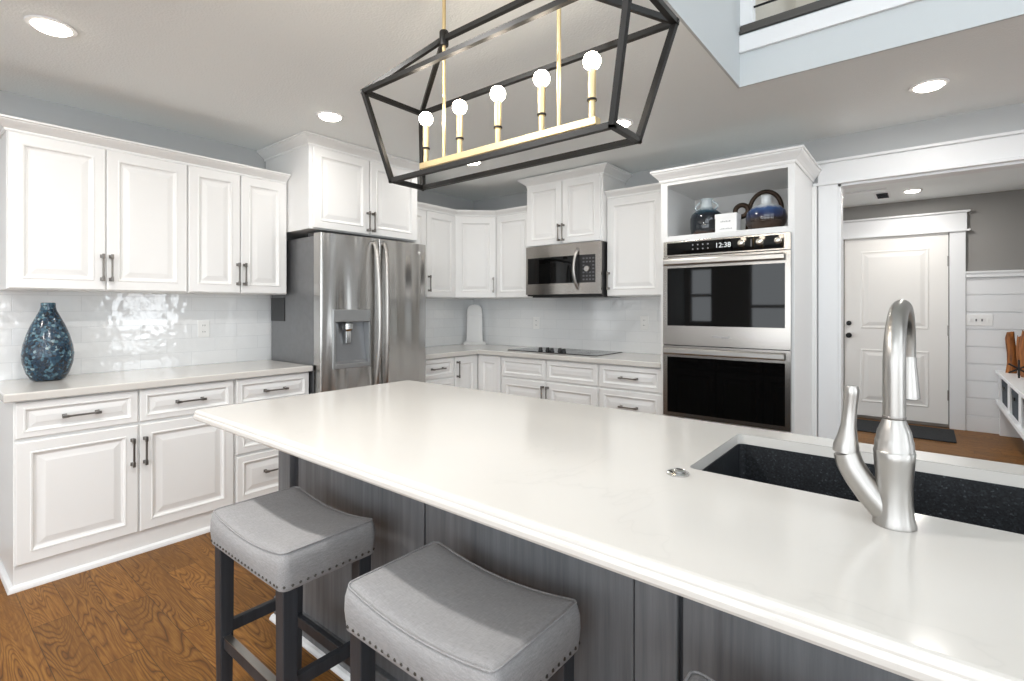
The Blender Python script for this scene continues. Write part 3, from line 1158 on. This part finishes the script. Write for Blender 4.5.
# microwave
t = thing('microwave', 'stainless over-range microwave mounted under the raised wall cabinet', 'microwave', (-2.4, 3.85, 1.405))
part('case', bx(-2.797, -2.034, 3.668, WY - .012, 1.405, 1.845), 'black', t, .003)
f = frame(-2.797, 3.666, 1.405, 0)
W = .763
bm = BM()
def mw(u, v, n):
    s = u / W * 2 - 1
    return f(u, v, n + .022 * (1 - s * s) * (1 if n > 0 else 0))
def mwbox(u0, u1, v0, v1, n0, n1, k=8):
    bm = BM()
    lo = [(u0, n0)] + [(u0 + (u1 - u0) * i / k, n1) for i in range(k + 1)] + [(u1, n0)]
    loft(bm, [[mw(u, v, n) for u, n in lo] for v in (v0, v1)])
    return bm
bm = mwbox(0, W, .335, .438, 0, .018)
join(bm, mwbox(0, W, .012, .105, 0, .018))
join(bm, mwbox(0, .022, .105, .335, 0, .018))
join(bm, mwbox(.715, W, .105, .335, 0, .018))
dd = part('door', bm, 'steel_h', t, smooth=40)
part('window', mwbox(.022, .540, .105, .335, 0, .0165), 'glass_black', dd)
cp = part('control_panel', mwbox(.542, .715, .105, .335, 0, .0165), 'black', t)
bm = BM()
for i in range(4):
    for j in range(7):
        u, v = .600 + i * .029, .125 + j * .029
        if not (i in (1, 2) and j in (3, 4)):
            join(bm, mwbox(u, u + .017, v, v + .012, .01, .0172, 1))
part('keypad', bm, 'slot', cp)
bm = BM()
loft(bm, [[mw(.643 + .024 * math.cos(2 * PI * i / 24) * q, .218 + .024 * math.sin(2 * PI * i / 24) * q, n) for i in range(24)] for q, n in ((1, .012), (1, .03), (.85, .034))])
part('dial', bm, 'nickel', cp, smooth=40)
P = [mw(.556 - .012 * math.sin(PI * i / 14), .055 + .33 * i / 14, .018 + .045 * math.sin(PI * i / 14) ** .7) for i in range(15)]
part('handle', tube(BM(), P, .0125, 10), 'nickel', dd, smooth=50)
part('vent_lip', bx(-2.74, -2.03, 3.672, 3.98, 1.392, 1.4045), 'black', t)

# ---------------------------------------------------------------- oven tower
OX = (-1.440, -.606)
YT = 3.432
t = thing('oven_tower_cabinet', 'tall white oven cabinet with open niche and crown beside the doorway', 'cabinet', (-1.02, 3.75, 0))
part('side_panel', bx(OX[0], OX[0] + .02, YT + .02, WY - .002, 0, 2.2), 'cab', t)
part('side_panel', bx(OX[1] - .02, OX[1], YT + .02, WY - .002, 0, 2.2), 'cab', t)
part('back_panel', bx(OX[0] + .02, OX[1] - .02, WY - .02, WY - .002, 0, 2.2), 'cab', t)
part('top_panel', bx(OX[0] + .02, OX[1] - .02, YT + .02, WY - .02, 2.155, 2.2), 'cab', t)
part('niche_shelf', bx(OX[0] + .02, OX[1] - .02, YT + .02, WY - .02, 1.772, 1.797), 'cab', t)
b = bx(OX[0], OX[0] + .048, YT, YT + .02, 0, 2.2)
box(b, OX[1] - .036, OX[1], YT, YT + .02, 0, 2.2)
box(b, OX[0] + .048, OX[1] - .036, YT, YT + .02, 2.150, 2.2)
box(b, OX[0] + .048, OX[1] - .036, YT, YT + .02, 1.760, 1.797)
box(b, OX[0] + .048, OX[1] - .036, YT, YT + .02, .49, .556)
part('face_frame', b, 'cab', t, .0015)
part('niche_rail', bx(OX[0] + .02, OX[1] - .02, WY - .035, WY - .02, 1.985, 2.04), 'cab', t, .002)
part('filler_strip', bx(OX[1] + .0005, OX[1] + .028, WY - .06, WY - .003, 0, 2.135), 'cab', t, .002)
f = frame(OX[0], YT, 0, 0)
d = part('drawer', panel(f, .03, .118, OX[1] - OX[0] - .06, .366, .05), 'cab', t)
part('handle', pull(f, (OX[1] - OX[0]) / 2, .40), 'pull', d, .0012)
bm = sweep(BM(), [(OX[0] - .0005, WY - .003), (OX[0] - .0005, YT - .0005), (OX[1] + .0005, YT - .0005), (OX[1] + .0005, WY - .003)], crown_prof(2.172, .056, .082))
part('crown_molding', bm, 'cab', t)

ov = thing('double_wall_oven', 'stainless double wall oven with black glass doors built into the tall cabinet', 'oven', (-1.015, 3.7, .56))
part('case', bx(-1.385, -.650, 3.428, 4.0, .562, 1.752), 'black', ov)
f = frame(-1.409, 3.428, 0, 0)
W = .788
bm = fbox(BM(), f, 0, W, 1.652, 1.756, .001, .024)
cp = part('control_panel', bm, 'steel_h', ov, .002)
part('panel_glass', fbox(BM(), f, .026, .752, 1.662, 1.745, .020, .026), 'glass_black', cp, .001)
for u in (.510, .617, .719):
    bm = BM()
    loft(bm, [[f(u + q * math.cos(2 * PI * i / 24), 1.709 + q * math.sin(2 * PI * i / 24), n) for i in range(24)] for q, n in ((.021, .026), (.021, .034), (.0175, .038), (.016, .052), (.012, .055))])
    part('knob', bm, 'knob_white', cp, smooth=40)
part('divider_mark', fbox(BM(), f, .566, .569, 1.685, 1.73, .026, .0266), 'ink', cp)


def text(name, s, size, f, u, v, n, mat, parent):
    cu = bpy.data.curves.new(name, 'FONT')
    cu.body = s
    cu.size = size
    cu.align_x, cu.align_y = 'CENTER', 'CENTER'
    cu.extrude = .0002
    tmp = bpy.data.objects.new(name, cu)
    COL.objects.link(tmp)
    dg = bpy.context.evaluated_depsgraph_get()
    me = bpy.data.meshes.new_from_object(tmp.evaluated_get(dg))
    bpy.data.objects.remove(tmp)
    bpy.data.curves.remove(cu)
    bm = BM()
    bm.from_mesh(me)
    bpy.data.meshes.remove(me)
    for vv in bm.verts:
        vv.co = f(u + vv.co.x, v + vv.co.y, n + vv.co.z)
    return part(name, bm, mat, parent)


text('clock_digits', '12:38', .045, f, .398, 1.706, .0264, 'display', cp)
bm = BM()
for i in range(4):
    for j in range(2):
        fbox(bm, f, .20 + i * .033, .208 + i * .033, 1.69 + j * .028, 1.698 + j * .028, .026, .0264)
part('touch_marks', bm, 'ink', cp)


def oven_door(v0, v1, g0, g1):
    bm = fbox(BM(), f, 0, W, g1, v1, .002, .030)
    fbox(bm, f, 0, W, v0, g0, .002, .030)
    fbox(bm, f, 0, .030, g0, g1, .002, .030)
    fbox(bm, f, W - .030, W, g0, g1, .002, .030)
    d = part('door', bm, 'steel_h', ov)
    part('window', fbox(BM(), f, .030, W - .030, g0, g1, .002, .0285), 'glass_black', d)
    bm = BM()
    hz = v1 - .036
    loft(bm, [[f(u, hz + a, .054 + b_) for a, b_ in ((-.021, -.006), (.021, -.006), (.021, .006), (.012, .011), (-.012, .011), (-.021, .006))] for u in (.012, W - .030)])
    for u in (.05, W - .07):
        fbox(bm, f, u - .012, u + .012, hz - .012, hz + .012, .028, .05)
    part('handle', bm, 'nickel', d, .002)
    return d


du = oven_door(1.050, 1.647, 1.180, 1.572)
dw = oven_door(.563, 1.044, .590, .968)
text('maker_logo', 'Whirlpool', .026, f, .385, 1.112, .0303, 'ink', du)
# three oven racks glimpsed through the glass are hidden by reflections; gasket line between the doors
part('gasket', fbox(BM(), f, .004, W - .004, 1.0445, 1.0495, .0, .026), 'black', ov)

# things in the niche
t = thing('lidded_jar', 'dark glazed jar with pale neck standing in the niche, beside the small white box', 'vase', (-1.20, 3.66, 1.797))
bm = lathe(BM(), -1.20, 3.66, [(.085, 1.7973), (.100, 1.815), (.108, 1.87), (.108, 1.93), (.098, 1.962), (.07, 1.985), (.045, 2.0), (.036, 2.02), (.036, 2.055), (.045, 2.068), (.036, 2.07)], 36)
part('body', bm, 'vase_teal', t, smooth=60)
for s in (-1, 1):
    P = [(-1.20 + s * (.042 + .035 * math.sin(PI * i / 8)), 3.66, 2.05 - .07 * i / 8) for i in range(9)]
    part('lug_handle', tube(BM(), P, .008, 8), 'vase_teal', t, smooth=60)
bm = lathe(BM(), -.800, 3.60, [(.06, 1.7973), (.095, 1.81), (.118, 1.85), (.122, 1.885), (.112, 1.925), (.085, 1.955), (.055, 1.968), (.034, 1.975), (.030, 1.99), (.030, 2.02), (.036, 2.026), (.028, 2.027)], 40)
solo('squat_vase', bm, 'vase_blue', 'squat dark blue glazed vase with white neck in the niche above the ovens', 'vase', (-.800, 3.60, 1.797), smooth=60)
t = thing('gift_box', 'small white lidded box with grey printing standing in the niche between two vases', 'box', (-1.02, 3.56, 1.797))
part('box_body', bx(-1.09, -.955, 3.50, 3.60, 1.7972, 1.895), 'paper', t, .001)
part('box_lid', bx(-1.092, -.953, 3.498, 3.602, 1.895, 1.925), 'paper', t, .001)
f3 = frame(-1.09, 3.4995, 1.797, 0)
bm = BM()
for i in range(6):
    fbox(bm, f3, .035 + i * .011, .042 + i * .011, .072, .078 + .003 * (i % 2), .0005, .0009)
for i in range(8):
    fbox(bm, f3, .030 + i * .010, .036 + i * .010, .024, .029 + .002 * (i % 3), .0005, .0009)
part('printing', bm, 'ink', t)
t = thing('loop_sculpture', 'dark bronze ribbon looped behind the white box and the squat vase', 'decor', (-.86, 3.74, 1.797))
P = [(-.985 + .042 * math.cos(2 * PI * i / 24), 3.735, 1.972 + .040 * math.sin(2 * PI * i / 24)) for i in range(24)]
part('ring', tube(BM(), P, .017, 10, closed=True), 'bronze', t, smooth=60)
P = [(-.955, 3.765, 1.7985), (-.952, 3.765, 1.88), (-.946, 3.765, 1.94)] + [(-.842 - .100 * math.cos(PI * i / 16), 3.765, 1.965 + .125 * math.sin(PI * i / 16)) for i in range(17)] + [(-.742, 3.765, 1.88), (-.745, 3.765, 1.7985)]
part('arc', tube(BM(), P, .015, 10), 'bronze', t, smooth=60)

# vase on the side counter
VXc, VYc = -3.655, .553
bm = lathe(BM(), VXc, VYc, [(r_ * .76, z_) for r_, z_ in [(.070, .9143), (.092, .922), (.116, .955), (.136, 1.01), (.141, 1.055), (.134, 1.10), (.115, 1.16), (.092, 1.21), (.066, 1.255), (.048, 1.285), (.041, 1.305), (.040, 1.328), (.034, 1.33), (.033, 1.30)]], 48)
solo('mosaic_vase', bm, 'mosaic', 'teardrop vase of blue mosaic chips standing on the pale counter', 'vase', (VXc, VYc, .914), smooth=60)


# outlets and switches
def outlet(f, label, n_gang=1, toggles=False):
    t = thing('outlet' if not toggles else 'light_switch', label, 'outlet' if not toggles else 'switch', f(0, 0, 0), 'wall plates' if not toggles else None)
    wd = .036 + (n_gang - 1) * .023
    part('cover_plate', fbox(BM(), f, -wd, wd, -.058, .058, .0003, .006), 'plate', t, .002)
    if toggles:
        for i in range(n_gang):
            u = (i - (n_gang - 1) / 2) * .046
            part('toggle', fbox(BM(), f, u - .005, u + .005, -.012, .012, .006, .016), 'slot' if i in (1, 2) else 'plate', t)
    else:
        for v in (-.022, .022):
            bm = BM()
            loft(bm, [[f(.015 * math.cos(2 * PI * i / 20), v + .013 * math.sin(2 * PI * i / 20), n) for i in range(20)] for n in (.005, .008)])
            so = part('socket', bm, 'plate', t)
            bm = fbox(BM(), f, -.008, -.005, v - .003, v + .007, .008, .0085)
            fbox(bm, f, .005, .008, v - .003, v + .007, .008, .0085)
            part('slots', bm, 'slot', so)
    return t


outlet(frame(WX + .009, 1.377, 1.158, 90), 'white double outlet on the tiles between the mosaic vase and the refrigerator')
outlet(frame(-1.852, WY - .009, 1.172, 0), 'white double outlet on the tiles beside the oven tower')
outlet(frame(-2.99, WY - .009, 1.15, 0), 'white double outlet on the tiles below the microwave, toward the corner')
outlet(frame(.44, MY - .018, 1.172, 0), 'wide white switch plate on the plank wall beside the entry door', 4, True)

# ---------------------------------------------------------------- island
IX0, IX1, IY0, IY1 = -2.172, 1.10, .735, 1.788
SX0, SX1, SY0, SY1 = -.448, .42, 1.232, 1.668
isl = thing('kitchen_island', 'grey stained wooden island base with grooved panels behind the stools', 'island', (-.55, 1.4, 0))
PX0, PY0, PY1 = -2.115, 1.052, 1.742
BZ = .8755
part('end_panel', bx(PX0 + .004, PX0 + .03, PY0 + .02, PY1 - .02, .0, BZ), 'island', isl)
part('end_panel', bx(1.02, 1.046, PY0 + .02, PY1 - .02, .0, BZ), 'island', isl)
part('corner_post', bx(PX0, PX0 + .096, PY0 - .008, PY0 + .06, 0, BZ), 'island', isl, .003)
part('backing_board', bx(PX0 + .03, 1.02, PY0 + .014, PY0 + .032, 0, BZ), 'island_dark', isl)
for a, b_ in ((-1.965, -1.206), (-1.198, -.505), (-.500, -.404), (-.394, .30), (.308, 1.02)):
    part('back_panel', bx(a, b_, PY0 - (.006 if b_ - a < .2 else 0), PY0 + .014, .09, BZ), 'island', isl, .003)
b = bx(PX0 - .012, 1.05, PY0 - .022, PY0 + .014, 0, .092)
part('plinth', b, 'island', isl, .006)
bm = sweep(BM(), [(PX0 - .012, PY0 - .022), (1.05, PY0 - .022)], [(0, 0), (.018, 0), (.018, .006), (.010, .016), (0, .019)])
part('shoe_molding', bm, 'trim', isl)
part('front_frame', bx(PX0 + .03, 1.02, PY1 - .04, PY1 - .022, .0, BZ), 'island', isl)
f = frame(1.02, PY1 - .022, 0, 180)
u = .012
for wd in (.45, .45, .42, .42, .42, .42, .45):
    if u + wd > 3.11:
        wd = 3.11 - u
    if wd > .2:
        for kind, v0, h_, pz in (('drawer', .70, .16, None), ('door', .10, .585, 1)):
            d = part(kind, panel(f, u, v0, wd - .008, h_, .05 if kind == 'door' else .036), 'island', isl)
            if pz:
                part('handle', pull(f, u + .03, .55, vertical=True), 'pull', d)
            else:
                part('handle', pull(f, u + wd / 2, .78), 'pull', d)
    u += wd

# island top with the sink cut-out
bm = BM()
NR = 6
prof = [(.016, .914), (.010, .9128), (.0055, .909), (.0042, .904), (.0040, .9005), (.0012, .897), (0, .893), (0, .885), (.003, .8795), (.009, .876), (.03, .876)]
loops = [rrect(IX0 + i, IX1 - i, IY0 + i, IY1 - i, max(.006, .028 - i), NR, z) for i, z in prof]
loft(bm, loops, False, False)
hole_t = rrect(SX0, SX1, SY0, SY1, .018, NR, .914)
hole_b = rrect(SX0, SX1, SY0, SY1, .018, NR, .876)
loft(bm, [hole_t, [p + Vector((0, 0, -.002)) for p in rrect(SX0 - .0008, SX1 + .0008, SY0 - .0008, SY1 + .0008, .018, NR, .914)], hole_b], False, False)
bmesh.ops.remove_doubles(bm, verts=bm.verts, dist=1e-6)
for z in (.914, .876):
    ed = [e for e in bm.edges if e.is_boundary and all(abs(v.co.z - z) < 1e-5 for v in e.verts)]
    bmesh.ops.triangle_fill(bm, edges=ed, use_beauty=True)
solo('island_countertop', bm, 'quartz', 'large pale quartz island top with ogee edge and sink cut-out', 'countertop', (-.54, 1.26, .876))

# sink
t = thing('kitchen_sink', 'black granite undermount sink set into the quartz island top', 'sink', (-.02, 1.45, .66))
bm = BM()
o = .006
def srect(d, r_, z):
    return rrect(SX0 + d, SX1 - d, SY0 + d, SY1 - d, r_, NR, z)


L = [srect(-.03, .04, .8752), srect(.0008, .017, .8752), srect(.0008, .017, .8845), srect(.0035, .016, .8845), srect(.004, .016, .86),
     srect(.008, .03, .69), srect(.028, .03, .668), srect(.2, .01, .664)]
loft(bm, L, False, True)
L2 = [rrect(SX0 - .03, SX1 + .03, SY0 - .03, SY1 + .03, .04, NR, .8752), rrect(SX0 - .03, SX1 + .03, SY0 - .03, SY1 + .03, .04, NR, .86), rrect(SX0 - .012, SX1 + .012, SY0 - .012, SY1 + .012, .045, NR, .65)]
loft(bm, L2, False, True)
bmesh.ops.remove_doubles(bm, verts=bm.verts, dist=1e-6)
part('basin', bm, 'granite', t, smooth=35)
part('drain', lathe(BM(), -.014, 1.45, [(.045, .6643), (.045, .667), (.03, .668), (.01, .6665)], 24), 'chrome', t, smooth=40)

# faucet
FX, FYc = -.043, 1.143
t = thing('faucet', 'tall brushed nickel pull-down gooseneck faucet standing on the island by the sink', 'faucet', (FX, FYc, .914))
k = .9e-3 * 2.0
prof = [(.0400, .9143), (.0400, .918), (.0375, .926), (.0350, .942), (.0335, .960), (.0335, .985), (.0350, 1.010), (.0375, 1.032), (.0385, 1.046), (.0375, 1.0475), (.0362, 1.049), (.0355, 1.065),
        (.0335, 1.069), (.0310, 1.082), (.0235, 1.098), (.0205, 1.104)]
part('body', lathe(BM(), FX, FYc, [(r_ * .82, z_) for r_, z_ in prof], 40), 'nickel', t, smooth=50)
P, R = [], []
pa = Vector((FX, FYc, 1.104))
reach = Vector((.016, .225, 0))
for z in (1.104, 1.13, 1.16, 1.19, 1.205):
    P.append(Vector((FX, FYc, z)))
    R.append(.0172)
for i in range(1, 17):
    a = PI * i / 16
    c = Vector((FX, FYc, 1.205)) + reach * .5
    P.append(c - reach * .5 * math.cos(a) + Vector((0, 0, .100 * math.sin(a))))
    R.append(.0172 - .0045 * i / 16)
P.append(P[-1] + Vector((0, 0, -.005)))
R.append(.0122)
part('spout', tube(BM(), P, R, 20), 'nickel', t, smooth=60)
hx, hy = P[-1].x, P[-1].y
part('spray_head', lathe(BM(), hx, hy, [(.012, 1.200), (.0135, 1.196), (.0135, 1.182), (.0145, 1.176), (.016, 1.160), (.0195, 1.122), (.020, 1.112), (.017, 1.110)], 24), 'nickel', t, smooth=45)
part('spray_ring', lathe(BM(), FX, FYc, [(.0166, 1.1035), (.0178, 1.105), (.0178, 1.1085), (.0166, 1.110)], 28), 'pull', t, smooth=40)
P = [(FX - .012, FYc, .935), (FX - .035, FYc - .002, .962), (FX - .054, FYc - .004, .990), (FX - .066, FYc - .005, 1.012), (FX - .0715, FYc - .005, 1.032)]
R = [.0235, .0235, .023, .0225, .0215]
lv = part('lever_arm', tube(BM(), P, R, 20), 'nickel', t, smooth=60)
P = [(FX - .0725, FYc - .005, 1.034), (FX - .0720, FYc - .005, 1.046), (FX - .070, FYc - .005, 1.062), (FX - .068, FYc - .005, 1.085), (FX - .066, FYc - .005, 1.115), (FX - .064, FYc - .005, 1.142), (FX - .064, FYc - .005, 1.150), (FX - .064, FYc - .005, 1.158)]
R = [.0215, .0208, .0165, .0125, .0115, .0125, .0132, .011]
part('lever_handle', tube(BM(), P, R, 18), 'nickel', t, smooth=60)

# air switch button
t = thing('air_switch', 'round chrome push button set in the island top beside the sink', 'button', (-.449, 1.17, .914))
part('rim', lathe(BM(), -.449, 1.17, [(.0255, .9142), (.0255, .918), (.021, .921), (.017, .920), (.016, .917)], 32), 'chrome', t, smooth=40)
part('button', lathe(BM(), -.449, 1.17, [(.0155, .916), (.0155, .923), (.012, .925), (.004, .9255)], 28), 'chrome', t, smooth=40)


# ---------------------------------------------------------------- counter stools
def make_stool(cx, y0, y1, hw, label):
    cyy = (y0 + y1) / 2
    hd = (y1 - y0) / 2
    t = thing('counter_stool', label, 'stool', (cx, cyy, 0), 'upholstered saddle stools')
    bm = BM()
    TOPZ = .666

    def lp(inset, z, sad, rr):
        pts = rrect(-hw + inset, hw - inset, -hd + inset, hd - inset, max(.008, rr - inset), 6)
        # resample the long sides so the saddle can bend
        out = []
        for a, b_ in zip(pts, pts[1:] + pts[:1]):
            n = 8 if (b_ - a).length > .1 else 1
            for i in range(n):
                out.append(a.lerp(b_, i / n))
        res = []
        for p in out:
            s = min(1, abs(p.x) / hw)
            dip = .026 * (1 - s ** 2) * sad
            res.append(Vector((cx + p.x, cyy + p.y, z - dip)))
        return res
    levels = [(.006, .553, .06), (.001, .556, .06), (0, .565, .1), (-.004, .60, .35), (-.003, .630, .75), (.002, .648, .95), (.008, .657, 1), (.018, .662, 1), (.034, .6645, 1)]
    loops = [lp(i, z, s, .024) for i, z, s in levels]
    last = loops[-1]
    for q in (.75, .5, .25, .08):
        cur = []
        for p in last:
            x = cx + (p.x - cx) * (q * .7 + .3 * q)
            y = cyy + (p.y - cyy) * q
            s = min(1, abs(x - cx) / hw)
            s0 = min(1, abs(p.x - cx) / hw)
            cur.append(Vector((x, y, .6645 + .004 * (1 - q) - .026 * (1 - s ** 2))))
        loops.append(cur)
    loft(bm, loops)
    seat = part('seat_cushion', bm, 'linen', t, smooth=80)
    ring = lp(.006, .6575, 1, .024)
    part('piping', tube(BM(), ring, .0026, 6, closed=True), 'linen', seat, smooth=80)
    # nailheads along the lower edge
    bm = BM()
    edge = lp(.0, .568, .08, .024)
    tot = 0
    acc = 0
    for a, b_ in zip(edge, edge[1:] + edge[:1]):
        d = (b_ - a).length
        while acc < d:
            c = a.lerp(b_, acc / d)
            dome(bm, c, .0042, 6, 4)
            acc += .0215
        acc -= d
    part('nailhead_trim', bm, 'nail', seat)
    lx, ly = hw - .036, hd - .032
    for sx in (-1, 1):
        for sy in (-1, 1):
            bm = BM()
            x, y = cx + sx * lx, cyy + sy * ly
            loft(bm, [[(x + a * h, y + b_ * h, z) for a, b_ in ((-1, -1), (1, -1), (1, 1), (-1, 1))] for h, z in ((.017, 0), (.0205, .30), (.0215, .552))])
            part('leg', bm, 'leg', t, .003)
    def rail(ax, s, z, h):
        if ax == 'x':
            y = cyy + s * ly
            return bx(cx - lx + .018, cx + lx - .018, y - .010, y + .010, z - h, z)
        x = cx + s * lx
        return bx(x - .010, x + .010, cyy - ly + .018, cyy + ly - .018, z - h, z)
    fr_ = part('stretcher', rail('x', -1, .262, .036), 'leg', t, .002)
    part('foot_plate', bx(cx - lx + .02, cx + lx - .02, cyy - ly - .0112, cyy - ly + .0112, .2622, .2645), 'nickel', fr_)
    part('stretcher', rail('x', 1, .225, .036), 'leg', t, .002)
    part('stretcher', rail('y', -1, .30, .036), 'leg', t, .002)
    part('stretcher', rail('y', 1, .30, .036), 'leg', t, .002)
    return t


st = make_stool(-1.538, .652, .950, .236, 'grey upholstered saddle stool at the end of the island by the white drawers')
s2 = copy_tree(st, (.715, .022, 0))
s2['label'] = 'grey upholstered saddle stool in the middle of the row along the island'
s3 = copy_tree(st, (1.445, -.030, 0))
s3['label'] = 'grey saddle stool of which only a seat corner shows below the island edge'

# ---------------------------------------------------------------- lantern over the island
t = thing('linear_lantern', 'black cage linear lantern with brass candle lights hanging over the island', 'chandelier', (-1.09, 1.27, CZ))
cx, cyy = -1.09, 1.27
hl0, hw0, z0 = .458, .076, 1.779
hl1, hw1, z1 = .541, .140, 2.112
zr = 2.272
RXX = (-1.346, -.850)
q0 = [(cx - hl0, cyy - hw0, z0), (cx + hl0, cyy - hw0, z0), (cx + hl0, cyy + hw0, z0), (cx - hl0, cyy + hw0, z0)]
q1 = [(cx - hl1, cyy - hw1, z1), (cx + hl1, cyy - hw1, z1), (cx + hl1, cyy + hw1, z1), (cx - hl1, cyy + hw1, z1)]
hub = [(RXX[0], cyy, zr), (RXX[1], cyy, zr)]
BW = .0165
for i in range(4):
    j = (i + 1) % 4
    part('cage_bar', squarebar(BM(), q0[i], q0[j], BW), 'black_metal', t)
    part('cage_bar', squarebar(BM(), q1[i], q1[j], BW), 'black_metal', t)
    part('cage_bar', squarebar(BM(), q0[i], q1[i], BW), 'black_metal', t)
    part('cage_bar', squarebar(BM(), q1[i], hub[0 if i in (0, 3) else 1], BW), 'black_metal', t)
part('cage_bar', squarebar(BM(), hub[0], hub[1], BW), 'black_metal', t)
for h in hub:
    part('hub', lathe(BM(), h[0], h[1], [(.015, zr - .026), (.0165, zr - .020), (.0165, zr + .024), (.014, zr + .028)], 20), 'black_metal', t, smooth=40)
    part('rod', tube(BM(), [(h[0], h[1], 1.838), (h[0], h[1], CZ - .0132)], .0065, 12), 'brass', t, smooth=60)
bm = bx(cx - .373, cx + .373, cyy - .015, cyy + .015, 1.819, 1.842)
part('light_bar', bm, 'brass', t, .002)
part('canopy', bx(RXX[0] - .04, RXX[1] + .04, cyy - .030, cyy + .030, CZ - .013, CZ - .0005), 'brass', t, .003)
for i in range(5):
    x = -1.443 + i * .1765
    bm = lathe(BM(), x, cyy, [(.0095, 1.842), (.0095, 1.892), (.0135, 1.893), (.0135, 1.898), (.0115, 1.899), (.0115, 1.982), (.009, 1.984)], 16)
    c = part('candle_sleeve', bm, 'brass', t, smooth=40)
    part('collar', lathe(BM(), x, cyy, [(.0136, 1.8925), (.0142, 1.8935), (.0142, 1.8975), (.0136, 1.8985)], 16), 'black_metal', c)
    part('bulb', lathe(BM(), x, cyy, [(.009, 1.980), (.012, 1.985)] + [(.0255 * math.sin(PI * (.18 + .82 * k / 10)), 2.006 - .0255 * math.cos(PI * (.18 + .82 * k / 10))) for k in range(10)] + [(.002, 2.0315)], 20), 'bulb', c, smooth=80)

# ---------------------------------------------------------------- entry hall furnishing
bm = BM()
loft(bm, [[Vector((p.x, p.y, z)) for p in rrect(-.95, .237, 6.47, 7.12, .02, 3)] for z in (.0005, .012)])
solo('doormat', bm, 'mat', 'dark charcoal doormat lying on the oak floor before the entry door', 'mat', (-.35, 6.8, 0), bevel=.003)
t = thing('hall_bench', 'white cubby bench standing along the plank wall of the entry hall', 'bench', (.80, 6.2, 0))
BX0, BX1, BY0, BY1 = .585, 1.018, 4.9, 7.205
part('bench_top', bx(BX0 - .022, BX1, BY0, BY1 + .01, .628, .66), 'trim', t, .003)
part('bench_shelf', bx(BX0 - .022, BX1, BY0, BY1, .325, .362), 'trim', t, .003)
for ya, yb in ((BY0 + .01, 5.06), (5.60, 5.76), (6.30, 6.46), (7.04, BY1 - .005)):
    part('divider', bx(BX0, BX1, ya, yb, .3625, .6275), 'trim', t, .002)
for y in (BY0 + .02, BY1 - .06):
    part('leg_panel', bx(BX0 + .005, BX1, y, y + .05, 0, .3245), 'trim', t, .003)
part('kick_board', bx(BX0 + .25, BX0 + .27, BY0 + .08, BY1 - .07, 0, .3245), 'trim', t)
for ya, yb, lab in ((6.475, 7.025, 'dark grey fabric bin in the bench cubby by the plank wall'), (5.775, 6.285, 'dark grey fabric bin in the middle cubby of the white bench'),
                    (5.075, 5.585, 'dark grey fabric bin in the bench cubby farthest from the plank wall')):
    b_ = thing('fabric_bin', lab, 'bin', (.8, (ya + yb) / 2, .363), 'bins in the bench')
    bm = BM()
    L = [rrect(BX0 + .012, .98, ya + .015, yb - .015, .02, 4, .3631), rrect(BX0 + .006, .985, ya, yb, .02, 4, .60), rrect(BX0 + .018, .973, ya + .012, yb - .012, .015, 4, .60), rrect(BX0 + .026, .965, ya + .022, yb - .022, .015, 4, .39)]
    loft(bm, L)
    part('bin_body', bm, 'basket', b_, smooth=40)
    ym = (ya + yb) / 2
    P = [(BX0 - .002, ym - .07 + .14 * k / 8, .545 - .03 * math.sin(PI * k / 8)) for k in range(9)]
    part('handle', tube(BM(), P, .006, 8), 'black', b_)
# split-log ornament on the bench
t = thing('driftwood_sculpture', 'rough split-log ornament with a black metal star on the hall bench', 'decor', (.74, 6.75, .66))
random.seed(3)
for k, (x, y, hh, rr) in enumerate(((.662, 6.98, .39, .042), (.735, 6.78, .36, .055), (.745, 6.62, .44, .065), (.83, 6.50, .42, .07))):
    bm = BM()
    n = 14
    ph = [random.uniform(.75, 1.15) for _ in range(n)]
    tops = [random.uniform(-.05, .03) for _ in range(n)]
    loops = []
    for q in (0, .25, .5, .75, .92, 1.0):
        loops.append([(x + rr * ph[i] * (1 - .18 * q) * math.cos(2 * PI * i / n) + .01 * math.sin(5 * q + k), y + rr * ph[(i + int(q * 3)) % n] * (1 - .18 * q) * math.sin(2 * PI * i / n),
                       .6606 + hh * q + (tops[i] if q == 1 else tops[i] * .5 * (q > .9))) for i in range(n)])
    loft(bm, loops)
    part('log', bm, 'bark', t, smooth=35)
bm = BM()
c = Vector((.655, 6.42, .752))
for a in (0, 60, 120):
    dv = Vector((math.cos(math.radians(a + 90)) * .9, -.3 * math.cos(math.radians(a + 90)), math.sin(math.radians(a + 90)))) * .075
    squarebar(bm, c - dv, c + dv, .014)
part('star', bm, 'black_metal', t)
